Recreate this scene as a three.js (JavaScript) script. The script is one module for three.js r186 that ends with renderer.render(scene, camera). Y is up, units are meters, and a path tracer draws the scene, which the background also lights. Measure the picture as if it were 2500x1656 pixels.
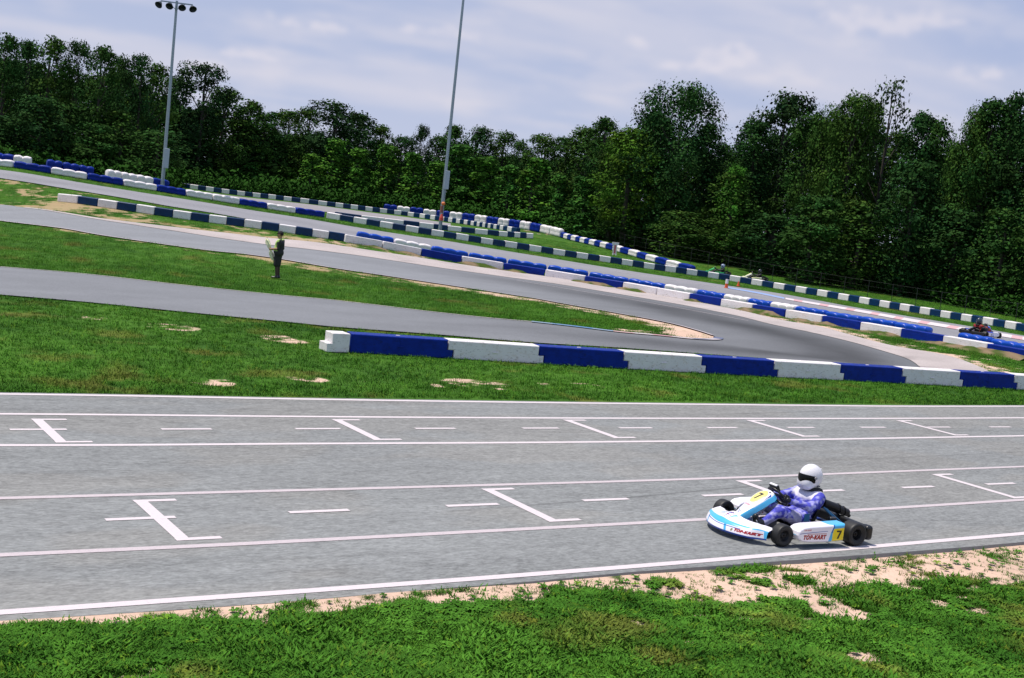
import * as THREE from 'three';
import { mergeGeometries } from 'three/addons/utils/BufferGeometryUtils.js';
import { RoundedBoxGeometry } from 'three/addons/geometries/RoundedBoxGeometry.js';

// ---------------------------------------------------------------- camera, sky, sun, exposure
const scene = new THREE.Scene();
const camera = new THREE.PerspectiveCamera(29.96, 1024 / 678, 0.1, 2500);
camera.position.set(0, 3.65, 0);
camera.up.set(-0.03562, 0.98869, -0.1457);
camera.lookAt(53.627, 3.65 - 10.411, -83.76);

const renderer = new THREE.WebGLRenderer({ antialias: true });
renderer.toneMapping = THREE.LinearToneMapping;
renderer.toneMappingExposure = 1.0;
renderer.shadowMap.enabled = true;

const fract = (v) => v - Math.floor(v);
const hash2 = (x, y) => fract(Math.sin(x * 127.1 + y * 311.7) * 43758.5453);
function vnoise(x, y) {
  const xi = Math.floor(x), yi = Math.floor(y), fx = x - xi, fy = y - yi;
  const u = fx * fx * (3 - 2 * fx), v = fy * fy * (3 - 2 * fy);
  const a = hash2(xi, yi), b = hash2(xi + 1, yi), c = hash2(xi, yi + 1), d = hash2(xi + 1, yi + 1);
  return a + (b - a) * u + (c - a) * v + (a - b - c + d) * u * v;
}
function fbm(x, y, o = 4) { let s = 0, a = 0.5, n = 0; for (let i = 0; i < o; i++) { s += a * vnoise(x, y); n += a; a *= 0.5; x = x * 2.03 + 17.3; y = y * 2.03 + 9.1; } return s / n; }
const clamp = (v, a = 0, b = 1) => Math.min(b, Math.max(a, v));
const sstep = (a, b, v) => { const t = clamp((v - a) / (b - a)); return t * t * (3 - 2 * t); };
const lerp = (a, b, t) => a + (b - a) * t;
function rng(seed) { let a = seed >>> 0; return () => { a = (a + 0x6D2B79F5) | 0; let t = Math.imul(a ^ (a >>> 15), 1 | a); t = (t + Math.imul(t ^ (t >>> 7), 61 | t)) ^ t; return ((t ^ (t >>> 14)) >>> 0) / 4294967296; }; }

{ // a hazy summer sky: pale lavender near the horizon, bluer above, thin drifting cloud sheets and small cumulus
  const CUMULUS = [[-49.3, 7.5, 1.7, 0.75], [-53, 7.7, 1.4, 0.4], [-50.6, 6.9, 2.2, 0.35], [-42.6, 9.4, 3.6, 0.7], [-39.2, 7.6, 2.4, 0.5], [-36, 6.6, 2, 0.4], [-67.6, 6.9, 2.2, 0.35], [-61.5, 7.2, 2.6, 0.35], [-72, 4.6, 1.2, 0.3], [-70, 5.2, 2, 0.25], [-30, 9, 3, 0.8], [-82, 9, 3, 0.8]];
  const W = 2048, Hh = 1024, d = new Float32Array(W * Hh * 4);
  for (let j = 0; j < Hh; j++) {
    const el = ((j + 0.5) / Hh - 0.5) * Math.PI;
    for (let i = 0; i < W; i++) {
      const az = ((i + 0.5) / W - 0.5) * 2 * Math.PI, k = (j * W + i) * 4;
      const s = Math.sin(Math.max(el, 0));
      const t = 1 - Math.exp(-s * 2.2);
      let r = lerp(0.56, 0.10, t), g = lerp(0.61, 0.23, t), b = lerp(0.77, 0.58, t);
      if (el > -0.05) {
        // cloud sheets live on a plane high above; project so that they flatten toward the horizon
        const q = 1 / (Math.max(s, 0.0) + 0.12), x = Math.cos(az) * Math.cos(el) * q, y = Math.sin(az) * Math.cos(el) * q;
        const veil = sstep(0.38, 0.8, fbm(x * 1.3 + 3.1, y * 2.4 + 8.2, 5)) * 0.6;
        const streak = sstep(0.45, 0.85, fbm(x * 2.2 + y * 1.1, y * 7.5 - x * 1.5 + 4.0, 5)) * 0.5;
        const q2 = az * 13, e2 = el * 34;
        const puff = sstep(0.60, 0.76, fbm(q2 + 11.7, e2 + 2.2, 5)) * sstep(0.02, 0.08, el) * (1 - sstep(0.3, 0.6, el)) * 0.7;
        let cum = 0; // the few distinct low cumulus that stand over the wood
        for (const [ca, ce, cw, ch] of CUMULUS) { const da = (az * 57.296 - ca) / cw, de = (el * 57.296 - ce) / ch, q = da * da + de * de; if (q < 6) cum = Math.max(cum, sstep(0.38, 0.74, Math.exp(-q) * 0.72 + (fbm(az * 75, el * 120, 5) - 0.5) * 1.05)); }
        const c = clamp(veil + streak * (1 - veil) + puff * 0.5);
        r = lerp(r, 0.68, c); g = lerp(g, 0.675, c); b = lerp(b, 0.78, c);
        r = lerp(r, 0.78, cum * 0.6); g = lerp(g, 0.745, cum * 0.6); b = lerp(b, 0.82, cum * 0.6);
      }
      if (el < 0) { const m = sstep(0, -0.12, el); r = lerp(r, 0.16, m); g = lerp(g, 0.18, m); b = lerp(b, 0.12, m); }
      d[k] = r; d[k + 1] = g; d[k + 2] = b; d[k + 3] = 1;
    }
  }
  const t = new THREE.DataTexture(d, W, Hh, THREE.RGBAFormat, THREE.FloatType);
  t.mapping = THREE.EquirectangularReflectionMapping; t.magFilter = t.minFilter = THREE.LinearFilter; t.wrapS = THREE.RepeatWrapping; t.needsUpdate = true;
  scene.background = t; scene.environment = t;
}
const sun = new THREE.DirectionalLight(0xfff6ea, 4.8);
sun.position.set(30 - 26, 95, -45 - 22);
sun.target.position.set(30, 0, -45);
sun.castShadow = true; sun.shadow.mapSize.set(4096, 4096);
Object.assign(sun.shadow.camera, { left: -90, right: 90, top: 90, bottom: -90, near: 1, far: 260 });
scene.add(sun, sun.target);

// ---------------------------------------------------------------- helpers
const taken = {};
function numbered(n) { const k = taken[n] = (taken[n] ?? -1) + 1; return k ? `${n}_${String(k).padStart(3, '0')}` : n; }
function mesh(name, geo, mat, parent) {
  const m = new THREE.Mesh(geo, mat); m.castShadow = m.receiveShadow = true;
  m.name = parent ? name : numbered(name); (parent ?? scene).add(m); return m;
}
function tag(o, label, category, group) { o.userData.label = label; o.userData.category = category; if (group) o.userData.group = group; return o; }
function struct(o) { o.userData.kind = 'structure'; return o; }
function group(name, parent) { const g = new THREE.Group(); g.name = parent ? name : numbered(name); (parent ?? scene).add(g); return g; }
function M(r, g, b, rough = 0.8, extra = {}) { const m = new THREE.MeshPhysicalMaterial({ roughness: rough, side: THREE.DoubleSide, ...extra }); m.color.setRGB(r, g, b); return m; }
function merge(list) { return mergeGeometries(list.map((g) => { const q = g.index ? g.toNonIndexed() : g; for (const k of Object.keys(q.attributes)) if (!['position', 'normal', 'uv'].includes(k)) q.deleteAttribute(k); return q; })); }
const V = (x, y, z) => new THREE.Vector3(x, y, z);
function box(x, y, z, sx, sy, sz, r = 0) { const g = r ? new RoundedBoxGeometry(sx, sy, sz, 2, r) : new THREE.BoxGeometry(sx, sy, sz); g.translate(x, y, z); return g; }
function tube(pts, r, seg = 24, rad = 8, closed = false) { return new THREE.TubeGeometry(new THREE.CatmullRomCurve3(pts.map((p) => V(...p)), closed, 'catmullrom', 0.3), seg, r, rad, closed); }
function cyl(a, b, r0, r1 = r0, n = 14) { const A = V(...a), B = V(...b), D = B.clone().sub(A), g = new THREE.CylinderGeometry(r1, r0, D.length(), n); g.applyQuaternion(new THREE.Quaternion().setFromUnitVectors(V(0, 1, 0), D.clone().normalize())); g.translate(...A.add(B).multiplyScalar(0.5)); return g; }
function canvasTex(w, h, draw) { const c = document.createElement('canvas'); c.width = w; c.height = h; draw(c.getContext('2d'), w, h); const t = new THREE.CanvasTexture(c); t.colorSpace = THREE.SRGBColorSpace; t.anisotropy = 8; return t; }
const toS = (v) => { v = clamp(v); return Math.round(255 * (v <= 0.0031308 ? 12.92 * v : 1.055 * Math.pow(v, 1 / 2.4) - 0.055)); };
function dataTex(w, h, fn, wrap = THREE.ClampToEdgeWrapping) { // fn(i, j) -> linear rgb
  const d = new Uint8Array(w * h * 4);
  for (let j = 0; j < h; j++) for (let i = 0; i < w; i++) { const c = fn(i, j), k = (j * w + i) * 4; d[k] = toS(c[0]); d[k + 1] = toS(c[1]); d[k + 2] = toS(c[2]); d[k + 3] = 255; }
  const t = new THREE.DataTexture(d, w, h, THREE.RGBAFormat); t.colorSpace = THREE.SRGBColorSpace; t.magFilter = THREE.LinearFilter; t.minFilter = THREE.LinearMipmapLinearFilter; t.generateMipmaps = true; t.wrapS = t.wrapT = wrap; t.anisotropy = 8; t.needsUpdate = true; return t;
}
// a closed surface round a distance field (naive surface nets); colour(p) gives vertex colours
function nets(f, lo, hi, c, colour) {
  const n = [0, 1, 2].map((k) => Math.ceil((hi[k] - lo[k]) / c) + 1), [nx, ny, nz] = n;
  const val = new Float32Array(nx * ny * nz), id = (i, j, k) => i + nx * (j + ny * k);
  for (let k = 0; k < nz; k++) for (let j = 0; j < ny; j++) for (let i = 0; i < nx; i++) val[id(i, j, k)] = f(lo[0] + i * c, lo[1] + j * c, lo[2] + k * c);
  const cell = new Int32Array(nx * ny * nz).fill(-1), pos = [], idx = [];
  for (let k = 0; k < nz - 1; k++) for (let j = 0; j < ny - 1; j++) for (let i = 0; i < nx - 1; i++) {
    let x = 0, y = 0, z = 0, m = 0;
    for (let e = 0; e < 12; e++) {
      const ax = e >> 2, p = e & 1, q = (e >> 1) & 1, o = [0, 0, 0]; o[(ax + 1) % 3] = p; o[(ax + 2) % 3] = q;
      const a = val[id(i + o[0], j + o[1], k + o[2])]; const o2 = o.slice(); o2[ax] = 1; const b = val[id(i + o2[0], j + o2[1], k + o2[2])];
      if ((a < 0) === (b < 0)) continue;
      const t = a / (a - b); x += o[0] + (ax === 0 ? t : 0); y += o[1] + (ax === 1 ? t : 0); z += o[2] + (ax === 2 ? t : 0); m++;
    }
    if (m) { cell[id(i, j, k)] = pos.length / 3; pos.push(lo[0] + (i + x / m) * c, lo[1] + (j + y / m) * c, lo[2] + (k + z / m) * c); }
  }
  for (let k = 1; k < nz - 1; k++) for (let j = 1; j < ny - 1; j++) for (let i = 1; i < nx - 1; i++) {
    const a = val[id(i, j, k)] < 0;
    for (let ax = 0; ax < 3; ax++) {
      const o = [0, 0, 0]; o[ax] = 1; const b = val[id(i + o[0], j + o[1], k + o[2])] < 0; if (a === b) continue;
      const u = [0, 0, 0], v = [0, 0, 0]; u[(ax + 1) % 3] = 1; v[(ax + 2) % 3] = 1;
      const q = [[0, 0], [1, 0], [1, 1], [0, 1]].map(([s, t]) => cell[id(i - s * u[0] - t * v[0], j - s * u[1] - t * v[1], k - s * u[2] - t * v[2])]);
      if (q.includes(-1)) continue;
      if (a) idx.push(q[0], q[1], q[2], q[0], q[2], q[3]); else idx.push(q[0], q[2], q[1], q[0], q[3], q[2]);
    }
  }
  const g = new THREE.BufferGeometry(); g.setAttribute('position', new THREE.Float32BufferAttribute(pos, 3)); g.setIndex(idx);
  const nor = [], col = [], h = c * 0.5;
  for (let i = 0; i < pos.length; i += 3) {
    const x = pos[i], y = pos[i + 1], z = pos[i + 2];
    const gx = f(x + h, y, z) - f(x - h, y, z), gy = f(x, y + h, z) - f(x, y - h, z), gz = f(x, y, z + h) - f(x, y, z - h), L = Math.hypot(gx, gy, gz) || 1;
    nor.push(gx / L, gy / L, gz / L); if (colour) col.push(...colour(x, y, z, gx / L, gy / L, gz / L));
  }
  g.setAttribute('normal', new THREE.Float32BufferAttribute(nor, 3));
  if (colour) g.setAttribute('color', new THREE.Float32BufferAttribute(col, 3));
  return g;
}
function bone(x, y, z, a, b, ra, rb) {
  const bx = b[0] - a[0], by = b[1] - a[1], bz = b[2] - a[2], px = x - a[0], py = y - a[1], pz = z - a[2];
  const t = clamp((px * bx + py * by + pz * bz) / (bx * bx + by * by + bz * bz + 1e-9));
  return Math.hypot(px - bx * t, py - by * t, pz - bz * t) - (ra + (rb - ra) * t);
}
const smin = (a, b, k) => { const h = Math.max(k - Math.abs(a - b), 0) / k; return Math.min(a, b) - h * h * k * 0.25; };
const ORD = ['', 'first', 'second', 'third', 'fourth', 'fifth', 'sixth', 'seventh', 'eighth', 'ninth', 'tenth', 'eleventh', 'twelfth', 'thirteenth', 'fourteenth', 'fifteenth', 'sixteenth', 'seventeenth', 'eighteenth', 'nineteenth', 'twentieth'];
const ordinal = (n) => n <= 20 ? ORD[n] : n < 30 ? `twenty ${ORD[n - 20]}` : n === 30 ? 'thirtieth' : `thirty ${ORD[n - 30]}`;

// ---------------------------------------------------------------- survey of the place (metres; x along the start straight, -z away from it)
const LAND = [[-25.27,-16.18],[-12.63,-8.09],[0.0,0.0],[12.63,8.09],[25.27,16.18],[-18.79,-26.28],[-6.16,-18.19],[6.47,-10.11],[19.1,-2.02],[31.74,6.07],[-12.32,-36.39],[0.31,-28.3],[12.94,-20.21],[25.57,-12.12],[38.21,-4.04],[-5.85,-46.49],[6.78,-38.41],[19.41,-30.32],[32.04,-22.23],[44.68,-14.14],[12.17,-46.83],[24.8,-38.74],[37.44,-30.65],[50.07,-22.56],[53.41,-37.05],[66.04,-28.96],[82.88,-18.18],[79.52,-50.02],[113.21,-28.45],[72.1,-1.34],[78.16,26.29],[-45.14,-40.77],[-34.35,-57.62],[65.03,-53.35],[115.23,-68.71],[165.77,-36.36],[91.31,-72.15],[14.57,-66.2],[19.61,-63.55],[24.73,-60.85],[27.42,-59.71],[13.9,-74.55],[16.15,-75.49],[24.41,-74.91],[30.25,-74.71],[35.02,-72.81],[39.59,-70.45],[48.13,-69.1],[58.09,-65.05],[59.01,-52.5],[34.14,-58.91],[41.92,-31.2],[34.56,-111.4],[39.52,-110.58],[43.99,-108.91],[49.01,-106.88],[52.77,-105.66],[55.27,-102.85],[56.11,-92.74],[48.79,-84.27],[53.66,-82.36],[62.47,-107.81],[63.01,-100.29],[62.76,-90.84],[60.11,-79.37],[20.98,-51.82],[10.96,-60.64],[12.38,-68.73],[25.94,-49.31],[-12.79,-91.3],[14.17,-133.41],[19.22,-100.5],[-2.0,-108.15],[29.39,-90.42],[41.12,-86.48],[52.3,-81.69],[52.59,-156.32],[97.06,-151.59],[116.93,-126.99],[136.8,-102.4],[58.64,-128.69],[2.05,-188.67],[-35.02,-93.67],[-23.57,-74.46]];
const LANDW = [0.07254,-0.03049,0.02616,0.00708,0.03569,0.22382,-0.10719,0.01002,-0.02106,-0.02426,0.51172,-0.20448,0.02974,0.02805,0.00879,0.74361,0.97111,-0.38796,-0.36614,-0.02065,-1.82224,2.70081,1.37658,-0.02976,0.81761,-0.1704,-0.00355,0.54833,0.08194,-0.02681,0.02972,0.43172,-1.92128,-0.31337,0.13434,0.03432,-0.83935,37.9703,-7.55371,0.91535,8.57371,36.97864,-6.03928,-2.16767,0.06647,-1.35316,5.50152,-0.64546,-1.73818,0.92445,-8.02915,-0.77943,4.48568,-4.45692,2.29233,0.57314,1.3078,-5.10592,0.85654,-2.02917,26.47616,0.40663,5.13718,-4.23238,-2.20162,4.31411,-2.1338,-56.92002,-7.61002,2.54494,-0.44867,-1.4479,-1.7422,-3.1737,-1.82255,-19.47159,0.13632,0.23644,-0.18329,-0.01516,-0.99097,-0.10659,1.0905,-0.92445,0.47009,-0.18309,-0.26812];
const ROWS = {
  A: { c: 'bwbwbwbwbw', p: [[12.19,-25.71],[14.47,-25.28],[16.72,-24.85],[18.94,-24.44],[21.13,-24.07],[23.31,-23.76],[25.46,-23.48],[27.56,-23.2],[29.61,-22.92],[31.62,-22.63],[33.61,-22.34]] },
  B: { c: 'wbwbwbwbwbwbwbwb', p: [[14.81,-67.31],[15.58,-66.3],[16.36,-65.46],[17.16,-64.83],[17.98,-64.31],[18.78,-63.84],[19.58,-63.37],[20.37,-62.92],[21.17,-62.52],[21.98,-62.17],[22.78,-61.82],[23.57,-61.44],[24.35,-61.05],[25.12,-60.68],[25.9,-60.34],[26.71,-60.1],[27.55,-59.95]] },
  E: { c: 'wwbwbwbwwbwbwbwbwb', p: [[27.46,-59.75],[29.5,-59.48],[31.58,-59.05],[33.72,-58.45],[35.83,-57.61],[37.73,-56.42],[39.26,-54.84],[40.37,-52.98],[41.12,-51.0],[41.62,-48.99],[41.94,-46.98],[42.11,-44.93],[42.23,-42.81],[42.35,-40.6],[42.4,-38.35],[42.33,-36.04],[42.16,-33.73],[42.02,-31.51],[41.94,-29.4]] },
  E2: { c: 'bwbbbbbbwbwbwbbbb.bb', p: [[29.03,-61.68],[31.05,-61.24],[33.07,-60.72],[35.07,-60.07],[37.05,-59.21],[38.91,-58.02],[40.54,-56.42],[41.82,-54.52],[42.74,-52.53],[43.34,-50.61],[43.7,-48.85],[43.9,-47.27],[44.02,-45.78],[44.13,-44.18],[44.24,-42.3],[44.29,-40.21],[44.23,-38.12],[44.09,-36.23],[43.93,-34.52],[43.78,-32.81],[43.65,-30.99]] },
  CL: { c: 'wbwbwbwwbwb', p: [[12.37,-76.93],[14.19,-75.91],[16.07,-75.18],[18.02,-74.76],[20.04,-74.56],[22.03,-74.56],[23.86,-74.73],[25.59,-74.98],[27.4,-75.25],[29.33,-75.55],[31.38,-75.89],[33.58,-76.28]] },
  C: { p: [[33.58,-76.28],[34.23,-75.58],[34.88,-74.91],[35.52,-74.27],[36.18,-73.67],[36.83,-73.11],[37.5,-72.58],[38.18,-72.09],[38.87,-71.64],[39.59,-71.26],[40.35,-70.95],[41.15,-70.72],[41.99,-70.56],[42.86,-70.46],[43.74,-70.37],[44.61,-70.27],[45.46,-70.11],[46.29,-69.91],[47.11,-69.7],[47.94,-69.51],[48.76,-69.32],[49.56,-69.12],[50.33,-68.88],[51.07,-68.6],[51.78,-68.29],[52.46,-67.95],[53.14,-67.61],[53.81,-67.28],[54.5,-66.98],[55.21,-66.69],[55.9,-66.39],[56.57,-66.06],[57.18,-65.67],[57.74,-65.2],[58.21,-64.64],[58.61,-64.0],[58.93,-63.27],[59.2,-62.49],[59.42,-61.67],[59.61,-60.82],[59.76,-59.97],[59.87,-59.09],[59.93,-58.2],[59.94,-57.28],[59.9,-56.33],[59.81,-55.37],[59.7,-54.41],[59.58,-53.47],[59.47,-52.57],[59.38,-51.7],[59.31,-50.87],[59.24,-50.06],[59.19,-49.28],[59.16,-48.51],[59.14,-47.76],[59.13,-47.04],[59.13,-46.32],[59.1,-45.59],[59.04,-44.83],[58.93,-44.04],[58.78,-43.21],[58.58,-42.34],[58.36,-41.44],[58.12,-40.51]] },
  C2: { c: 'bw.bbb.wwwb', p: [[13.39,-77.57],[14.47,-77.0],[15.41,-76.65],[16.25,-76.5],[17.13,-76.43],[18.06,-76.37],[18.92,-76.35],[19.74,-76.42],[20.63,-76.6],[21.66,-76.91],[22.8,-77.41],[24.01,-78.04]] },
  D: { p: [[34.54,-112.29],[35.11,-111.74],[35.71,-111.26],[36.33,-110.9],[36.98,-110.65],[37.65,-110.48],[38.33,-110.34],[39.02,-110.23],[39.72,-110.15],[40.43,-110.08],[41.14,-110.0],[41.83,-109.87],[42.5,-109.71],[43.16,-109.5],[43.81,-109.27],[44.47,-108.99],[45.16,-108.66],[45.87,-108.28],[46.6,-107.87],[47.3,-107.47],[47.98,-107.12],[48.62,-106.81],[49.24,-106.54],[49.86,-106.28],[50.5,-106.05],[51.15,-105.86],[51.82,-105.7],[52.48,-105.54],[53.11,-105.34],[53.68,-105.07],[54.16,-104.7],[54.55,-104.22],[54.84,-103.64],[55.06,-102.99],[55.24,-102.32],[55.41,-101.68],[55.57,-101.09],[55.73,-100.55],[55.87,-100.04],[56.01,-99.54],[56.13,-99.05],[56.25,-98.55],[56.37,-98.07],[56.47,-97.6],[56.56,-97.16],[56.64,-96.75],[56.72,-96.37],[56.8,-96.02],[56.9,-95.69],[57.0,-95.4],[57.11,-95.11],[57.22,-94.83],[57.34,-94.53],[57.45,-94.2],[57.56,-93.85],[57.67,-93.44],[57.75,-92.91],[57.8,-92.25],[57.82,-91.49]] },
  F: { c: 'bwwbwbwbwbwbwbw', p: [[39.36,-87.87],[41.24,-87.12],[42.88,-86.47],[44.21,-85.93],[45.3,-85.44],[46.3,-84.99],[47.29,-84.57],[48.26,-84.15],[49.19,-83.69],[50.07,-83.24],[50.86,-82.89],[51.52,-82.66],[52.05,-82.54],[52.53,-82.44],[53.03,-82.34],[53.58,-82.22]] },
  G: { c: 'bwbwbwbwbwbwbww', p: [[53.88,-109.22],[54.97,-108.57],[56.07,-107.95],[57.16,-107.34],[58.22,-106.67],[59.18,-105.86],[60.0,-104.87],[60.68,-103.71],[61.27,-102.49],[61.82,-101.32],[62.39,-100.25],[62.93,-99.24],[63.36,-98.14],[63.58,-96.79],[63.58,-95.11],[63.44,-93.2]] },
  G2: { c: 'bwbwbwbwbwbwbwbwbwb', p: [[63.44,-93.2],[63.13,-92.22],[62.8,-91.17],[62.42,-90.02],[62.02,-88.8],[61.6,-87.54],[61.19,-86.28],[60.82,-85.07],[60.52,-83.92],[60.28,-82.81],[60.08,-81.69],[59.88,-80.49],[59.64,-79.18],[59.37,-77.77],[59.08,-76.31],[58.8,-74.86],[58.58,-73.39],[58.4,-71.89],[58.26,-70.32],[58.16,-68.71]] }
};
for (const k of ["C", "D"]) ROWS[k].c = Array.from({ length: ROWS[k].p.length - 1 }, (_, i) => i % 2 ? "b" : "w");
const PL = {
  outer: [[10.09,-68.93],[12.13,-67.34],[12.88,-65.23],[14.41,-62.75],[15.6,-61.19],[19.1,-57.9],[20.37,-56.81],[21.82,-56.09],[23.65,-55.8],[26.9,-55.33],[29.74,-54.81],[33.16,-54.34],[36.19,-53.15],[38.07,-50.31],[39.14,-46.72],[38.82,-42.29],[37.56,-38.64],[37.05,-36.06],[36.11,-33.25],[34.8,-30.31],[33.81,-28.39],[32.1,-26.41],[30.39,-25.44],[29.42,-26.41],[25.27,-27.31],[21.52,-28.27],[19.01,-28.65],[16.43,-29.55],[13.82,-30.25],[12.75,-30.83],[10.35,-32.02],[8.17,-33.18],[6.24,-33.85],[4.94,-34.17]],
  inner: [[9.29,-63.19],[10.93,-60.43],[13.23,-57.95],[14.37,-56.09],[17.87,-52.74],[19.45,-52.2],[20.85,-51.4],[22.66,-50.18],[25.76,-49.06],[27.9,-47.25],[29.41,-44.68],[29.6,-43.31],[29.92,-39.39],[30.02,-36.42],[29.39,-33.89],[28.92,-32.6],[28.48,-31.89],[27.82,-31.34],[26.82,-31.18],[25.69,-31.71],[24.48,-32.12],[23.27,-33.18],[22.25,-33.84],[21.08,-34.26],[19.52,-35.25],[16.99,-37.39],[15.63,-37.97],[12.74,-39.66],[10.17,-41.57],[7.73,-42.27],[6.15,-42.83]],
  apronTop: [[12.91,-65.39],[14.47,-63.0],[15.7,-61.57],[19.57,-59.38],[21.5,-58.72],[22.8,-58.25],[24.85,-58.26],[28.01,-57.67],[31.69,-57.8],[34.95,-57.33],[38.15,-56.08],[40.47,-53.55],[41.52,-49.61],[41.62,-45.38],[40.41,-40.88],[40.49,-38.89],[39.21,-36.15],[37.38,-32.03],[37.51,-29.9],[35.66,-26.92],[34.2,-25.24]],
  apronBot: [[12.86,-65.15],[14.39,-62.62],[15.57,-61.06],[19.06,-57.76],[20.32,-56.67],[21.77,-55.96],[23.59,-55.67],[26.84,-55.19],[29.65,-54.64],[33.04,-54.13],[36.05,-52.94],[37.91,-50.09],[38.96,-46.5],[38.62,-42.07],[37.36,-38.44],[36.86,-35.88],[35.94,-33.09],[34.66,-30.19],[33.69,-28.28],[32.01,-26.32],[30.65,-24.96]],
  thin: [[33.7,-52.81],[35.1,-51.19],[36.7,-48.08],[37.29,-44.48],[37.19,-39.79]],
  cNear: [[11.18,-74.18],[13.05,-72.93],[14.91,-71.88],[17.7,-69.79],[20.73,-67.3],[22.31,-66.56],[25.96,-63.96],[28.88,-62.43],[32.46,-61.3],[35.05,-60.53],[39.32,-58.68],[42.27,-55.0],[44.18,-48.91],[44.55,-42.69],[44.68,-38.08],[44.19,-32.97],[43.75,-29.26]],
  cFar: [[11.49,-76.39],[13.33,-74.69],[15.29,-73.89],[18.39,-72.66],[20.64,-72.0],[23.94,-71.56],[26.43,-70.9],[30.23,-70.74],[32.43,-69.76],[36.13,-68.73],[38.1,-68.43],[40.86,-67.29],[44.7,-65.95],[48.22,-64.03],[51.69,-62.01],[54.33,-59.51],[55.71,-57.29],[55.39,-50.42],[55.45,-42.2],[54.99,-39.22],[54.56,-36.22]],
  dFar: [[32.92,-106.06],[38.14,-104.96],[44.94,-105.48],[47.93,-103.28],[52.12,-100.26],[53.98,-96.11]],
  dNear: [[23.76,-76.48],[34.86,-95.83],[40.61,-95.2],[44.56,-92.79],[47.66,-91.61],[49.83,-88.67]],
  kerbFar: [[53.11,-53.96],[53.93,-49.07],[53.64,-44.6],[53.75,-41.77],[53.83,-38.38],[53.66,-36.04]],
  kerbNear: [[52.03,-52.85],[52.28,-47.55],[51.71,-42.98],[51.57,-40.04],[51.72,-36.85],[51.4,-34.49]],
  cLine: [[46.64,-62.14],[48.8,-60.82],[50.71,-59.2],[51.93,-57.73],[52.4,-55.49],[52.15,-53.07]],
  blueFar: [[52.89,-58.81],[53.52,-56.7],[53.23,-54.19]],
  L0: [[2.64,-19.95],[3.77,-19.93],[5.59,-19.9],[8.31,-19.79],[13.22,-19.69],[19.57,-19.68],[23.5,-19.7],[28.3,-19.88],[32.03,-20.01]],
  L1: [[2.45,-18.41],[3.49,-18.39],[5.18,-18.35],[7.7,-18.27],[12.26,-18.2],[18.16,-18.21],[21.84,-18.26],[26.23,-18.37],[29.61,-18.46]],
  L2: [[2.21,-16.41],[3.14,-16.38],[4.64,-16.33],[6.91,-16.31],[10.99,-16.24],[16.27,-16.25],[19.6,-16.32],[23.53,-16.42],[26.56,-16.49]],
  L3: [[1.89,-13.83],[2.68,-13.81],[5.08,-13.78],[8.11,-13.74],[12.21,-13.72],[16.7,-13.81],[20.02,-13.88],[22.58,-13.93]],
  L4: [[1.64,-11.81],[2.32,-11.8],[4.38,-11.75],[6.99,-11.74],[10.53,-11.74],[14.39,-11.81],[17.25,-11.87],[19.45,-11.91]],
  L5: [[1.46,-10.29],[2.05,-10.27],[3.86,-10.24],[6.14,-10.21],[9.25,-10.22],[12.62,-10.28],[15.13,-10.33],[17.06,-10.37]],
  edgeNear: [[1.44,-10.12],[2.02,-10.09],[3.78,-9.99],[6.03,-10.02],[9.1,-10.04],[12.3,-10.0],[14.71,-10.03],[16.61,-10.08]],
  sandMid: [[9.19,-29.09,0.47,0.52,0.15],[11.44,-27.57,0.38,0.47,0.17],[7.58,-21.54,0.32,0.37,0.26],[9.62,-22.02,0.29,0.26,0.24],[13.33,-21.75,0.51,0.41,0.24],[12.18,-21.48,0.1,0.14,0.24],[16.1,-21.83,0.25,0.23,0.23],[7.42,-30.08,0.43,0.28,0.14],[10.92,-21.63,0.22,0.13,0.24],[15.04,-21.91,0.12,0.13,0.23]],
  sandFront: [[9.6,-8.37,0.37,0.34,0.24],[7.24,-8.67,0.11,0.11,0.25],[7.25,-8.16,0.33,0.07,0.26],[8.79,-7.35,0.19,0.23,0.27],[8.02,-8.71,0.18,0.08,0.24],[11.18,-8.9,0.2,0.12,0.22],[11.05,-8.41,0.14,0.15,0.23],[11.53,-8.49,0.2,0.07,0.23],[8.42,-8.55,0.19,0.08,0.25],[9.68,-8.82,0.31,0.2,0.23],[8.96,-9.37,0.58,0.32,0.22],[10.83,-7.28,0.08,0.09,0.26]],
  sandLine: [[1.7,-10.04],[2.01,-10.04],[2.5,-10.02],[3.0,-9.98],[3.51,-9.9],[4.0,-9.69],[4.73,-9.54],[5.55,-9.49],[6.51,-9.56],[7.36,-9.7],[7.79,-9.56],[8.31,-9.17],[9.21,-8.9],[9.87,-8.95],[10.69,-9.1],[11.78,-9.13],[13.14,-8.89],[14.03,-8.73]]
};
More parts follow.
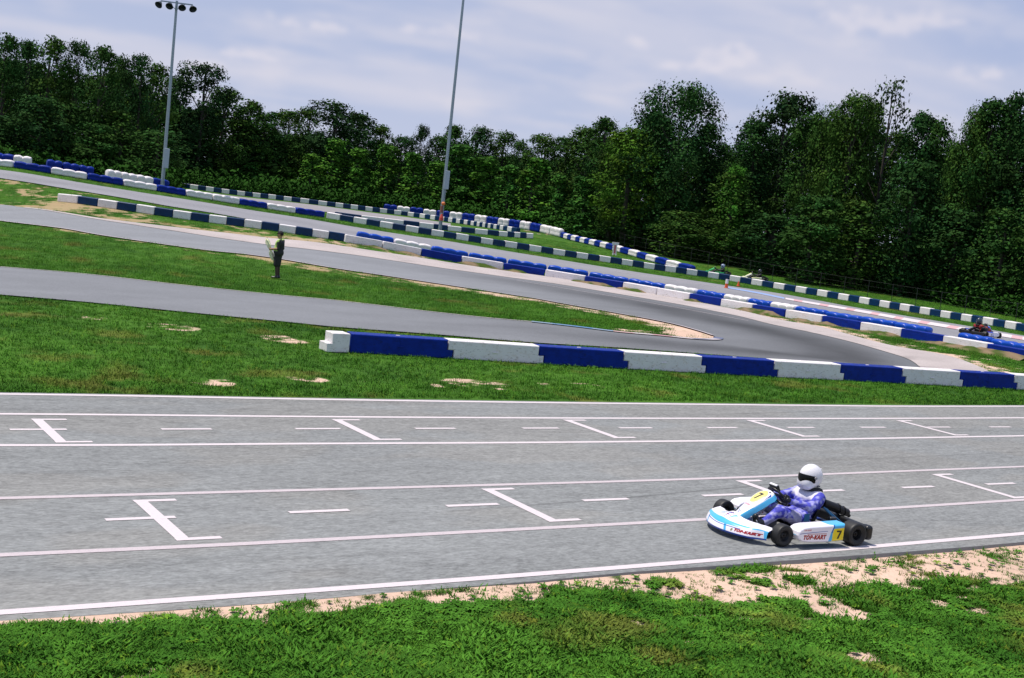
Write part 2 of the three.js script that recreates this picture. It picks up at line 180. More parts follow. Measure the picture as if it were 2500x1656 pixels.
const TREES = [[18.4,-114.8,10.9,2.0,0],[19.2,-108.2,10.5,1.5,0],[22.3,-115.8,11.0,1.6,0],[22.7,-108.4,10.9,1.5,0],[24.9,-109.4,11.1,1.3,0],[25.7,-104.1,10.6,1.6,0],[30.2,-115.6,10.9,1.6,0],[29.3,-106.5,10.7,1.3,0],[33.2,-116.0,10.8,1.7,0],[41.0,-135.2,11.5,2.2,0],[42.6,-131.0,13.0,2.2,2],[45.9,-132.8,11.0,2.2,0],[48.7,-133.4,10.1,2.0,0],[51.2,-134.6,9.3,2.0,0],[54.0,-135.9,9.9,2.1,0],[58.4,-140.4,10.8,1.9,0],[58.5,-133.3,11.4,2.8,2],[63.5,-137.1,10.9,2.2,0],[66.5,-137.5,9.9,1.9,0],[69.7,-137.7,9.0,1.7,0],[66.9,-127.7,10.0,1.1,2],[72.6,-133.5,9.5,1.9,0],[74.9,-134.6,11.0,2.2,0],[77.4,-133.1,11.2,2.5,0],[79.8,-131.5,11.0,2.2,0],[80.7,-128.4,10.0,1.9,0],[78.4,-120.4,10.5,2.1,0],[78.3,-115.7,10.4,2.0,0],[76.8,-109.5,11.2,2.1,0],[74.7,-103.8,11.9,2.1,0],[43.6,-136.1,5.7,1.8,4],[47.0,-133.9,5.3,1.8,4],[48.0,-131.3,3.5,1.8,4],[50.5,-133.4,5.5,1.9,4],[53.3,-133.0,3.6,1.9,4],[52.5,-124.4,5.1,1.9,4],[55.4,-125.2,7.1,1.9,4],[57.7,-123.6,6.3,1.9,4],[61.1,-123.9,7.1,2.0,4],[62.5,-120.5,6.5,1.7,4],[65.1,-120.0,5.9,2.0,4],[67.8,-119.7,8.0,2.0,4],[69.5,-117.3,6.9,2.0,4],[70.1,-113.2,6.3,1.9,4],[71.2,-110.2,7.2,1.8,4],[72.3,-107.0,5.8,1.7,4],[68.6,-90.8,10.5,2.2,1],[75.0,-96.5,12.8,1.9,0],[72.1,-89.1,15.0,3.2,0],[75.5,-88.9,12.1,1.8,0],[81.0,-92.4,10.9,1.6,0],[72.9,-81.8,8.5,1.2,1],[76.3,-83.7,12.7,1.8,0],[81.5,-85.5,15.9,2.3,2],[78.1,-79.0,13.7,1.6,0],[77.6,-75.8,14.3,1.7,0],[76.8,-72.9,15.3,1.6,0],[81.1,-74.9,15.3,1.4,0],[79.9,-72.3,17.0,1.9,3],[79.6,-68.6,14.3,1.6,0],[80.7,-67.8,14.0,1.4,0],[83.7,-68.1,12.5,1.3,0],[79.0,-63.0,14.5,1.5,0],[79.2,-61.8,15.2,1.5,0],[79.7,-60.3,15.6,1.6,0],[79.7,-57.9,15.3,1.7,0],[81.2,-56.9,15.8,1.7,0],[72.2,-97.8,8.8,1.7,0],[67.4,-95.8,5.7,1.7,4],[22.5,-140.9,10.3,2.3,5],[23.9,-139.7,11.1,2.3,5],[25.6,-135.9,10.9,2.2,5],[28.9,-137.2,10.3,2.3,5],[32.2,-144.2,10.2,2.4,5],[34.1,-139.5,10.8,2.4,5],[36.4,-140.1,11.3,2.4,5],[37.1,-134.8,9.7,2.3,5],[40.5,-135.8,9.2,2.4,5],[42.6,-133.2,8.3,2.4,5],[46.4,-137.8,9.1,2.5,5],[48.1,-135.7,7.9,2.5,5],[51.3,-135.3,7.0,2.5,5],[57.7,-144.6,7.3,2.7,5],[61.3,-147.9,7.8,2.8,5],[63.7,-145.1,7.8,2.8,5],[66.9,-146.8,7.3,2.8,5],[76.4,-156.8,8.6,3.0,5],[78.9,-155.7,6.6,3.1,5],[82.1,-155.5,6.9,3.1,5],[82.6,-148.3,7.7,3.0,5],[86.8,-149.7,8.8,3.0,5],[89.4,-147.6,8.6,3.0,5],[90.8,-145.2,8.8,3.0,5],[91.0,-139.2,8.8,2.9,5],[92.5,-134.4,9.3,2.9,5],[92.2,-129.6,11.5,2.8,5],[91.1,-123.2,11.9,2.7,5],[88.9,-116.6,11.7,2.6,5],[88.9,-112.9,14.1,2.5,5],[92.0,-111.6,12.4,2.5,5],[87.3,-102.3,9.8,2.3,5],[90.3,-101.1,10.5,2.4,5],[93.3,-102.3,11.3,2.4,5],[90.2,-95.7,13.1,2.3,5],[90.3,-91.9,13.7,2.2,5],[93.9,-91.8,14.7,2.2,5],[91.9,-88.1,15.0,2.2,5],[98.2,-90.3,14.6,2.3,5],[97.3,-86.2,14.6,2.2,5],[99.4,-84.3,13.6,2.2,5],[99.1,-81.6,12.0,2.1,5],[99.3,-79.1,12.9,2.1,5],[94.6,-73.8,14.8,2.0,5],[94.2,-71.0,15.7,1.9,5],[103.1,-75.1,16.4,2.1,5],[100.8,-71.0,16.6,2.0,5],[70.2,-90.6,2.9,2.2,6],[68.7,-83.0,4.0,2.1,6],[73.3,-82.4,7.8,2.1,6],[72.8,-76.2,4.9,2.0,6],[70.9,-69.8,6.7,1.9,6],[74.0,-68.4,6.8,1.9,6],[75.6,-65.0,10.2,1.8,6],[77.0,-61.8,6.9,1.8,6],[75.6,-56.8,7.2,1.7,6],[76.1,-53.8,9.0,1.7,6],[18.2,-110.7,6.8,1.6,6],[19.5,-104.6,4.2,1.6,6],[20.8,-102.2,5.9,1.6,6],[23.4,-106.3,5.9,1.6,6],[24.6,-101.0,4.4,1.6,6],[27.0,-102.7,5.8,1.6,6],[29.0,-99.7,4.6,1.6,6],[40.6,-130.4,5.5,2.1,6]]; // x, z, height, crown radius, kind
const SLOTS = [...[3.83, 8.36, 12.79, 17.13, 21.42, 25.75, 30.1, 34.4].map((x) => [x, -18.05, -16.5]), ...[4.0, 8.46, 12.82, 17.14, 21.5, 25.8].map((x) => [x, -13.56, -11.96])];
const DASHES = []; for (let k = 0; k < 17; k++) DASHES.push([3.42 + k * 2.018, -17.33 + 0.0]); for (let k = 0; k < 13; k++) DASHES.push([3.52 + k * 2.01, -12.82]);
const SKIDS = [[7.4, -12.6, 14.5, -13.5, 0.08, 0.05, 0.5], [16.5, -18.6, 22.5, -19.4, 0.05, 0.05, 0.45], [10, -19.1, 17, -19.0, 0.04, 0.05, 0.25], [14, -14.6, 26, -15.4, 0.1, 0.06, 0.25], [17, -17.1, 27, -16.9, 0.05, 0.05, 0.25], [10, -11.4, 15.5, -11.0, -0.05, 0.05, 0.22], [0, -14.9, 9, -15.3, 0.1, 0.07, 0.12], [2, -11.3, 10, -11.1, 0.05, 0.07, 0.12], [18, -10.9, 27, -11.3, 0.05, 0.06, 0.25]];

const phi = (r2) => r2 > 1e-12 ? 0.5 * r2 * Math.log(r2) : 0;
function ground(x, z) { // height of the land: level round the start straight, climbing gently to the left and back
  const t = sstep(21, 29, -z); if (t === 0) return 0;
  const qx = x / 50, qz = z / 50, n = LAND.length; let s = LANDW[n] + LANDW[n + 1] * qx + LANDW[n + 2] * qz;
  for (let i = 0; i < n; i++) { const dx = LAND[i][0] / 50 - qx, dz = LAND[i][1] / 50 - qz; s += LANDW[i] * phi(dx * dx + dz * dz); }
  return clamp(s, -0.6, 4.5) * t;
}
// ---------------------------------------------------------------- masks: where asphalt and bare sand lie
const GX0 = -6, GX1 = 76, GZ0 = -134, GZ1 = -8, GN = 2048;
const px = (x) => (x - GX0) / (GX1 - GX0) * GN, pz = (z) => (z - GZ0) / (GZ1 - GZ0) * GN;
const maskC = document.createElement('canvas'); maskC.width = maskC.height = GN;
const mc = maskC.getContext('2d'); mc.fillStyle = '#000'; mc.fillRect(0, 0, GN, GN);
const pathOf = (pts) => { mc.beginPath(); pts.forEach(([x, z], i) => i ? mc.lineTo(px(x), pz(z)) : mc.moveTo(px(x), pz(z))); };
// bare sand (green channel): strips worn along the track edges and scattered patches
function sandStroke(pts, width, a = 1) { mc.globalCompositeOperation = 'lighter'; mc.strokeStyle = `rgba(0,${Math.round(255 * a)},0,1)`; mc.lineWidth = width / (GX1 - GX0) * GN; mc.lineJoin = mc.lineCap = 'round'; pathOf(pts); mc.stroke(); mc.globalCompositeOperation = 'source-over'; }
sandStroke(PL.inner.slice(6, 17), 3.0, 0.62); sandStroke(PL.inner.slice(8, 17), 1.6, 0.22);
sandStroke(PL.inner.slice(15, 20), 2.2, 0.6); sandStroke(PL.inner.slice(2, 7), 1.2, 0.4);
sandStroke(PL.apronTop.slice(14), 5.0, 0.42); sandStroke(PL.apronTop.slice(15), 1.8, 0.32);
sandStroke(PL.apronTop.slice(0, 16), 1.6, 0.4);
sandStroke(ROWS.B.p.map(([x, z]) => [x - 0.2, z + 1.6]), 2.2, 0.42);
sandStroke([[9, -70.5], [13, -69.5], [16.5, -67.2]], 4.4, 0.4);
sandStroke(ROWS.C.p.slice(38).map(([x, z]) => [x + 4.5, z - 3]), 4, 0.42);
sandStroke(ROWS.G.p.slice(5), 3, 0.35);
const blur = (n) => { mc.globalAlpha = 0.5; for (let i = 0; i < n; i++) { mc.drawImage(maskC, 3, 0); mc.drawImage(maskC, -3, 0); mc.drawImage(maskC, 0, 2); mc.drawImage(maskC, 0, -2); } mc.globalAlpha = 1; };
blur(3);
mc.fillStyle = '#0f0';
for (const [x, z, a, b, r] of PL.sandMid) { mc.save(); mc.translate(px(x), pz(z)); mc.rotate(r); mc.beginPath(); mc.ellipse(0, 0, a * 1.5 / (GX1 - GX0) * GN, b * 1.5 / (GZ1 - GZ0) * GN, 0, 0, 7); mc.fillStyle = 'rgb(0,128,0)'; mc.fill(); mc.restore(); }
// roads (red channel)
mc.globalCompositeOperation = 'lighter'; mc.fillStyle = '#f00';
const fillRoad = (a, b) => { pathOf([...a, ...b.slice().reverse()]); mc.closePath(); mc.fill(); };
fillRoad(PL.outer, PL.inner); fillRoad(PL.apronTop, PL.apronBot); fillRoad(PL.cNear, PL.cFar); fillRoad(PL.dNear, PL.dFar);
fillRoad([[-10, -8], [80, -8]], [[-10, -19.9], [80, -19.9]]);
mc.globalCompositeOperation = 'source-over';
const maskD = mc.getImageData(0, 0, GN, GN).data;
const maskAt = (x, z, ch) => { const i = Math.round(px(x)), j = Math.round(pz(z)); return i < 0 || j < 0 || i >= GN || j >= GN ? 0 : maskD[(j * GN + i) * 4 + ch] / 255; };
function sandAt(x, z) { // 0 grass .. 1 sand, behind the start straight
  const m = maskAt(x, z, 1); if (m < 0.02) return 0;
  return sstep(0.5, 0.64, m * 0.75 + (fbm(x * 1.3 + 5, z * 1.3, 4) - 0.5) * 0.9 + (fbm(x * 3.2, z * 6.5, 3) - 0.5) * 0.75 + 0.1);
}
const sandEdge = (x) => { const p = PL.sandLine; for (let i = 1; i < p.length; i++) if (x <= p[i][0]) { const t = (x - p[i - 1][0]) / (p[i][0] - p[i - 1][0]); return lerp(p[i - 1][1], p[i][1], clamp(t, 0, 1)); } return p[p.length - 1][1]; };
function sandNear(x, z) { // the verge in front of the start straight
  let m = sstep(0.16, -0.14, z - sandEdge(x) - 0.09 + (fbm(x * 1.5, z * 1.5 + 40, 4) - 0.5) * 0.9);
  m *= 1 - sstep(0.56, 0.66, fbm(x * 3.1 + 7, z * 3.1, 4)) * (0.3 + 0.6 * sstep(5.5, 7.0, x) * (1 - sstep(9.6, 10.6, x)));
  for (const [cx, cz, a, b, r] of PL.sandFront) {
    const dx = x - cx, dz = z - cz, c = Math.cos(r), s = Math.sin(r), u = (dx * c + dz * s) / a, v = (-dx * s + dz * c) / Math.max(b, 0.09);
    const q = Math.hypot(u, v) + (fbm(x * 5, z * 5, 3) - 0.5) * 1.1; m = Math.max(m, sstep(1.05, 0.85, q));
  }
  m = Math.max(m, sstep(0.71, 0.78, fbm(x * 0.9 + 31, z * 1.6 + 5, 4)) * 0.9);
  return m;
}
const GRASS = (x, z, f = 1) => { // living turf: tones drift between deep green, fresh green and a little straw
  const a = fbm(x * 0.35 * f, z * 0.35 * f, 4), b = fbm(x * 2.1 * f + 9, z * 2.1 * f, 4), s = sstep(0.62, 0.8, fbm(x * 0.8 * f + 70, z * 0.8 * f + 3, 4));
  const v = 0.55 + 1.1 * (b - 0.5) + 0.95 * (a - 0.5);
  return [lerp(0.02, 0.062, clamp(v)) + s * 0.05, lerp(0.068, 0.155, clamp(v)) + s * 0.005, lerp(0.006, 0.016, clamp(v)) + s * 0.008];
};
const SAND = (x, z) => { const a = fbm(x * 1.2, z * 1.2 + 60, 4), b = vnoise(x * 31, z * 31); const k = 0.84 + 0.28 * (a - 0.5) + 0.12 * (b - 0.5); return [0.67 * k, 0.48 * k, 0.365 * k]; };
const mix3 = (a, b, t) => [lerp(a[0], b[0], t), lerp(a[1], b[1], t), lerp(a[2], b[2], t)];

// ---------------------------------------------------------------- ground
const groundTex = dataTex(GN, GN, (i, j) => {
  const x = GX0 + (i + 0.5) / GN * (GX1 - GX0), z = GZ0 + (j + 0.5) / GN * (GZ1 - GZ0);
  const e = sstep(0, 40, Math.min(i, j, GN - 1 - i, GN - 1 - j));
  const g0 = GRASS(x, z), sp = 0.86 + 0.28 * hash2(i * 1.37, j * 2.11);
  let c = [g0[0] * sp, g0[1] * sp, g0[2] * sp];
  if (maskD[((j * GN) + i) * 4 + 1] > 4) { const dry = sstep(34, 22, x) * sstep(-40, -50, z), s = SAND(x, z); c = mix3(c, mix3(s, [0.36, 0.25, 0.13], dry * 0.75), sandAt(x, z) * (1 - 0.25 * dry)); }
  return mix3([0.033, 0.095, 0.01], c, e);
});
const groundMat = new THREE.MeshPhysicalMaterial({ map: groundTex, roughness: 0.95, side: THREE.DoubleSide, specularIntensity: 0.2 });
{
  const line = (pts) => { const o = []; for (let i = 0; i < pts.length; i++) { const [a, b, s] = pts[i]; for (let v = a; v < b - 1e-6; v += s) o.push(v); if (i === pts.length - 1) o.push(b); } return o; };
  const xs = line([[-900, -100, 100], [-100, -10, 9], [-10, 76, 0.8], [76, 130, 6], [130, 1330, 120]]);
  const zs = line([[-1400, -200, 120], [-200, -134, 6], [-134, 0, 0.8], [0, 60, 6], [60, 660, 120]]);
  const pos = [], uv = [], idx = [];
  for (const z of zs) for (const x of xs) {
    let y = ground(x, z); const far = Math.max(sstep(130, 400, Math.abs(x)), sstep(210, 420, -z)); y = lerp(y, 0, far) - 0.012;
    if (z > -10.2) y -= 0.03;
    pos.push(x, y, z); uv.push((x - GX0) / (GX1 - GX0), (z - GZ0) / (GZ1 - GZ0));
  }
  for (let j = 0; j < zs.length - 1; j++) for (let i = 0; i < xs.length - 1; i++) { const a = j * xs.length + i, b = a + 1, c = a + xs.length, d = c + 1; idx.push(a, c, b, b, c, d); }
  const g = new THREE.BufferGeometry(); g.setAttribute('position', new THREE.Float32BufferAttribute(pos, 3)); g.setAttribute('uv', new THREE.Float32BufferAttribute(uv, 2)); g.setIndex(idx); g.computeVertexNormals();
  struct(mesh('ground', g, groundMat));
}
// the verge at the photographer's feet, with a little relief
const VX0 = -1, VX1 = 24, VZ0 = -10.6, VZ1 = -3.6;
const vergeY = (x, z) => { const t = sstep(-10.25, -9.4, z); return t * ((fbm(x * 0.9, z * 0.9, 3) - 0.5) * 0.09 + (fbm(x * 5, z * 5, 3) - 0.5) * 0.025 * (0.4 + 0.6 * sandNear(x, z))) + 0.004 - 0.03 * (1 - sstep(-10.32, -10.12, z)) - 0.04 * sstep(5, 11, x) * (1 - sstep(-9.95, -9.5, z)); };
{
  const VW = 2048, VH = 640;
  const t = dataTex(VW, VH, (i, j) => {
    const x = VX0 + (i + 0.5) / VW * (VX1 - VX0), z = VZ0 + (j + 0.5) / VH * (VZ1 - VZ0);
    const sp = 0.8 + 0.4 * hash2(i * 1.7, j * 1.3); const th = sstep(0.42, 0.66, fbm(x * 1.1 + 50, z * 1.1 + 8, 4)) * 0.75; let c = mix3(GRASS(x, z, 1.6), [0.085, 0.066, 0.032], th).map((v) => v * sp * 0.9);   // brown thatch where the turf is thin
    const s = SAND(x, z), peb = hash2(Math.floor(i / 2) * 3.1, Math.floor(j / 2) * 1.9) > 0.985 ? 0.7 : 1;
    return mix3(c, s.map((v) => v * (0.93 + 0.14 * hash2(i, j)) * peb), sandNear(x, z));
  });
  const NX = 300, NZ = 100, pos = [], uv = [], idx = [];
  for (let j = 0; j <= NZ; j++) for (let i = 0; i <= NX; i++) { const x = lerp(VX0, VX1, i / NX), z = lerp(VZ0, VZ1, j / NZ); pos.push(x, vergeY(x, z), z); uv.push(i / NX, j / NZ); }
  for (let j = 0; j < NZ; j++) for (let i = 0; i < NX; i++) { const a = j * (NX + 1) + i; idx.push(a, a + NX + 1, a + 1, a + 1, a + NX + 1, a + NX + 2); }
  const g = new THREE.BufferGeometry(); g.setAttribute('position', new THREE.Float32BufferAttribute(pos, 3)); g.setAttribute('uv', new THREE.Float32BufferAttribute(uv, 2)); g.setIndex(idx); g.computeVertexNormals();
  struct(mesh('roadside_verge', g, new THREE.MeshPhysicalMaterial({ map: t, roughness: 0.96, side: THREE.DoubleSide, specularIntensity: 0.2 })));
}

// ---------------------------------------------------------------- roads
function resample(pts, n) {
  const c = new THREE.CatmullRomCurve3(pts.map(([x, z]) => V(x, 0, z)), false, 'centripetal'); c.arcLengthDivisions = 600;
  return c.getSpacedPoints(n - 1).map((p) => [p.x, p.z]);
}
function ribbon(a, b, lift, opt = {}) { // a, b: edges with the same number of points
  const n = a.length, m = opt.across ?? 6, pos = [], uv = [], col = [], idx = []; let s = 0;
  for (let i = 0; i < n; i++) {
    if (i) s += Math.hypot((a[i][0] + b[i][0] - a[i - 1][0] - b[i - 1][0]) / 2, (a[i][1] + b[i][1] - a[i - 1][1] - b[i - 1][1]) / 2);
    const w = Math.hypot(a[i][0] - b[i][0], a[i][1] - b[i][1]);
    for (let k = 0; k <= m; k++) { const t = k / m, x = lerp(a[i][0], b[i][0], t), z = lerp(a[i][1], b[i][1], t); pos.push(x, ground(x, z) + lift, z); uv.push(s, t * w); if (opt.colour) col.push(...opt.colour(i / (n - 1), t, x, z)); }
  }
  for (let i = 0; i < n - 1; i++) for (let k = 0; k < m; k++) { const p = i * (m + 1) + k, q = p + m + 1; idx.push(p, q, p + 1, p + 1, q, q + 1); }
  const g = new THREE.BufferGeometry(); g.setAttribute('position', new THREE.Float32BufferAttribute(pos, 3)); g.setAttribute('uv', new THREE.Float32BufferAttribute(uv, 2)); if (opt.colour) g.setAttribute('color', new THREE.Float32BufferAttribute(col, 3));
  g.setIndex(idx); g.computeVertexNormals(); return g;
}
function strip(pts, w, lift, n = 40, opt = {}) { // a painted line of width w following pts
  const c = resample(pts, n), a = [], b = [];
  for (let i = 0; i < n; i++) { const p = c[Math.max(i - 1, 0)], q = c[Math.min(i + 1, n - 1)], dx = q[0] - p[0], dz = q[1] - p[1], L = Math.hypot(dx, dz); a.push([c[i][0] - dz / L * w / 2, c[i][1] + dx / L * w / 2]); b.push([c[i][0] + dz / L * w / 2, c[i][1] - dx / L * w / 2]); }
  return ribbon(a, b, lift, { across: 1, ...opt });
}
// fine aggregate shared by the far tracks
const aggTex = dataTex(512, 512, (i, j) => { const f = hash2(i * 1.3, j * 1.7), m = fbm(i / 9, j / 9, 3); const k = 0.72 + 0.34 * f + 0.34 * (m - 0.5); return [k, k, k]; }, THREE.RepeatWrapping); aggTex.repeat.set(0.4, 0.4);
const farAsphalt = M(1, 1, 1, 0.88, { map: aggTex, vertexColors: true });
const worn = dataTex(1024, 64, (i, j) => { // worn road paint, pink-white with asphalt showing in the pits
  const f = fbm(i / 6, j / 3, 3), h = hash2(i * 2.3, j * 1.1), w = sstep(0.66, 0.8, f * 0.8 + h * 0.25); return mix3([0.6, 0.54, 0.555], [0.3, 0.29, 0.3], w * 0.5); }, THREE.RepeatWrapping); worn.repeat.set(0.25, 6);
const paint = M(1, 1, 1, 0.75, { map: worn });
const worn2 = dataTex(1024, 64, (i, j) => { const f = fbm(i / 5, j / 3, 3), h = hash2(i * 2.3, j * 1.1), w = sstep(0.52, 0.75, f * 0.8 + h * 0.3); return mix3([0.5, 0.44, 0.455], [0.3, 0.29, 0.3], w * 0.42); }, THREE.RepeatWrapping); worn2.repeat.set(0.25, 6);
const paintOld = M(1, 1, 1, 0.8, { map: worn2 });
{ // the start straight
  const X0 = -8, X1 = 72, Z0 = -20.3, Z1 = -9.9, W = 2048, Hh = 1024, XS = 36;
  const t = dataTex(W, Hh, (i, j) => {
    const x = X0 + (i + 0.5) / W * XS, z = Z0 + (j + 0.5) / Hh * (Z1 - Z0);
    const f = hash2(i * 1.31, j * 1.77), f2 = vnoise(i / 2.6, j / 2.2), f3 = fbm(x * 2.6, z * 7, 3), big = fbm(x * 0.28, z * 0.7, 4), st = fbm(x * 0.11 + 3, z * 4.2, 4);
    let k = 0.21 * (0.52 + 0.30 * f + 0.40 * f2 + 0.28 * vnoise(i / 6, j / 1.7) + 0.20 * (f3 - 0.5) + 0.26 * (big - 0.5) + 0.16 * (st - 0.5));
    // thin rubber lines that karts have laid
    for (const [ax, az, bx, bz, bow, w, s] of SKIDS) { const u = (x - ax) / (bx - ax); if (u < 0 || u > 1) continue; const zz = lerp(az, bz, u) + bow * Math.sin(u * Math.PI), d = Math.abs(z - zz); if (d < w) k *= 1 - s * (1 - d / w) * (0.5 + 0.5 * fbm(x * 3, z, 2)) * Math.sin(Math.PI * u) ** 0.4; }
    const warm = sstep(0.45, 0.62, fbm(x * 0.5 + 20, z * 0.9, 3)) * 0.03;
    return [k * (0.955 + warm), k * 1.0, k * (0.995 - warm)];
  }, THREE.MirroredRepeatWrapping);
  const far = resample(PL.L0, 60).map(([x, z]) => [x, z - 0.16]), near = resample(PL.edgeNear, 60);
  const a = [], b = []; for (let i = 0; i < 60; i++) { const x = lerp(X0, X1, i / 59); const at = (p, e) => { for (let k = 1; k < p.length; k++) if (x <= p[k][0] || k === p.length - 1) { const u = clamp((x - p[k - 1][0]) / (p[k][0] - p[k - 1][0]), k === 1 ? -0.2 : 0, 1.0); return lerp(p[k - 1][1], p[k][1], u) + e; } }; a.push([x, at(far, 0)]); b.push([x, at(near, (fbm(x * 1.7, 3, 3) - 0.5) * 0.07)]); }
  const g = ribbon(a, b, 0.008, { across: 14 }); const p = g.attributes.position, u = g.attributes.uv;
  for (let i = 0; i < p.count; i++) u.setXY(i, (p.getX(i) - X0) / XS, (p.getZ(i) - Z0) / (Z1 - Z0));
  const road = struct(mesh('start_straight_road', g, new THREE.MeshPhysicalMaterial({ map: t, roughness: 0.86, side: THREE.DoubleSide, specularIntensity: 0.35 })));
  { const pos = [], idx = []; b.forEach(([x, z], i) => { pos.push(x, 0.008, z, x, -0.02, z + 0.012, x, -0.07, z + 0.03); if (i) for (let k = 0; k < 2; k++) { const q = (i - 1) * 3 + k; idx.push(q, q + 1, q + 3, q + 3, q + 1, q + 4); } }); const e = new THREE.BufferGeometry(); e.setAttribute('position', new THREE.Float32BufferAttribute(pos, 3)); e.setIndex(idx); e.computeVertexNormals(); mesh('asphalt_edge', e, M(0.17, 0.17, 0.17, 0.95), road); }
  ['L0', 'L1', 'L2', 'L3', 'L4', 'L5'].forEach((k, i) => {
    const pts = PL[k].slice(); const e = pts[pts.length - 1]; pts.push([e[0] + 12, e[1] - 0.1], [e[0] + 40, e[1] - 0.3]); const s = pts[0]; pts.unshift([s[0] - 8, s[1] - 0.05]);
    mesh(i === 0 || i === 5 ? 'edge_line' : 'lane_line', strip(pts, [0.13, 0.12, 0.115, 0.105, 0.11, 0.118][i], 0.0125, 120), i === 3 || i === 4 ? paintOld : paint, road);
  });
  const quad = (x0, x1, z0, z1) => ribbon([[x0, z0], [x1, z0]], [[x0, z1], [x1, z1]], 0.0128, { across: 1 });
  for (const [x, z0, z1] of SLOTS) { // starting-grid brackets: a cross bar with a short return at each end
    const w = 0.09, r = 0.47; mesh('grid_bracket', merge([quad(x + 0.005, x + 0.145, z0 + w, z1 - w), quad(x, x + r, z0, z0 + w), quad(x, x + r, z1 - w, z1)]), paint, road);
  }
  for (const [x, z] of DASHES) mesh('centre_dash', ribbon([[x, z - 0.045], [x + 0.73, z - 0.045]], [[x, z + 0.045], [x + 0.73, z + 0.045]], 0.0132, { across: 1 }), paint, road);
}
{ // the hairpin in the infield
  const n1 = 90, n2 = 90, oi = PL.outer, ii = PL.inner;
  const a = [...resample(oi.slice(0, 22), n1), ...resample(oi.slice(21), n2).slice(1)], b = [...resample(ii.slice(0, 17), n1), ...resample(ii.slice(16), n2).slice(1)];
  const rub = (u, t, x, z) => { // rubber laid on the racing line: along the upper leg and round the bend
    const c = lerp(0.24, 0.35, sstep(0.2, 0.45, u)), w = lerp(0.25, 0.3, u); let k = Math.exp(-(((t - c) / w) ** 2)) * sstep(0.14, 0.36, u) * (1 - sstep(0.55, 0.78, u));
    k = k * 0.66 * (0.75 + 0.5 * fbm(x * 1.1 + z, z * 0.5, 4)) + 0.12 * (fbm(x * 0.3, z * 0.3, 3) - 0.5); const s = 0.235 * (1 + 0.3 * (fbm(x * 0.5 + 3, z * 1.4, 4) - 0.5)) * (1 - clamp(k)) * (1 - 0.3 * sstep(0.22, 0.44, u) * (1 - 0.5 * sstep(0.62, 0.85, u))); return [s * 0.95, s * 1.0, s * 1.07];
  };
  const road = struct(mesh('hairpin_track', ribbon(a, b, 0.022, { across: 18, colour: rub }), farAsphalt));
  // pale concrete apron round the outside
  const ap = resample(PL.apronTop, 120), ab = resample(PL.apronBot, 120);
  const conc = M(1, 1, 1, 0.9, { map: aggTex, vertexColors: true });
  mesh('concrete_apron', ribbon(ap, ab, 0.036, { across: 5, colour: (u, t, x, z) => { const k = 0.52 * (0.86 + 0.34 * (fbm(x * 0.8, z * 0.8, 4) - 0.5)) * (1 - 0.35 * sstep(0.56, 0.75, fbm(x * 0.5 + 8, z * 2.2, 4)) * sstep(0.4, 1, t)); return [k * 1.02, k * 0.9, k * 0.86]; } }), conc, road);
  mesh('edge_line', strip(PL.thin, 0.07, 0.034, 50), paintOld, road);
  for (const [i0, i1] of [[0, 8], [6, 16], [21, 30]]) mesh('edge_line', strip(ii.slice(i0, i1), 0.10, 0.034, 60), paintOld, road);
  // painted kerb on the inside of the bend, blue and worn red-white blocks
  const kin = resample(ii.slice(16, 23), 45), cols = [[0.10, 0.12, 0.2], [0.4, 0.36, 0.38], [0.16, 0.17, 0.22], [0.48, 0.42, 0.43], [0.42, 0.24, 0.26], [0.5, 0.45, 0.45], [0.45, 0.3, 0.3], [0.2, 0.27, 0.38], [0.09, 0.2, 0.38], [0.12, 0.22, 0.37], [0.19, 0.27, 0.36]];
  for (let k = 0; k < 11; k++) mesh('kerb_block', strip(kin.slice(k * 4, k * 4 + 5).map(([x, z]) => [x, z + 0.13]), 0.32, 0.05, 6), M(...cols[k], 0.8), road);
}
{ // the back straight climbing to the left, and the far track beyond it
  const a = resample(PL.cFar, 140), b = resample(PL.cNear, 140);
  const road = struct(mesh('back_straight_track', ribbon(a, b, 0.028, { across: 12, colour: (u, t, x, z) => { const s = 0.262 * (1 + 0.26 * (fbm(x * 0.5, z * 1.2, 4) - 0.5)) * (1 - 0.1 * Math.exp(-(((t - 0.55) / 0.2) ** 2))); return [s * 0.985, s * 0.99, s * 1.07]; } }), farAsphalt));
  mesh('edge_line', strip(PL.cLine, 0.1, 0.045, 40), paintOld, road);
  mesh('blue_run_off_paint', ribbon(resample(PL.blueFar, 20), resample(PL.cLine.slice(3), 20), 0.04, { across: 2 }), M(0.22, 0.32, 0.55, 0.85), road);
  const kf = resample(PL.kerbFar, 61), kn = resample(PL.kerbNear, 61), kw = M(0.62, 0.56, 0.57, 0.8), kr = M(0.56, 0.34, 0.36, 0.8);
  for (let k = 0; k < 30; k++) mesh('kerb_block', ribbon(kf.slice(k * 2, k * 2 + 3), kn.slice(k * 2, k * 2 + 3), 0.05, { across: 1 }), k % 3 === 1 ? kr : kw, road);
  struct(mesh('far_track', ribbon(resample(PL.dFar, 50), resample(PL.dNear, 50), 0.04, { across: 12, colour: (u, t, x, z) => { const s = 0.27 * (1 + 0.3 * (fbm(x * 0.5, z, 3) - 0.5)); return [s * 1.03, s * 0.97, s]; } }), farAsphalt));
}
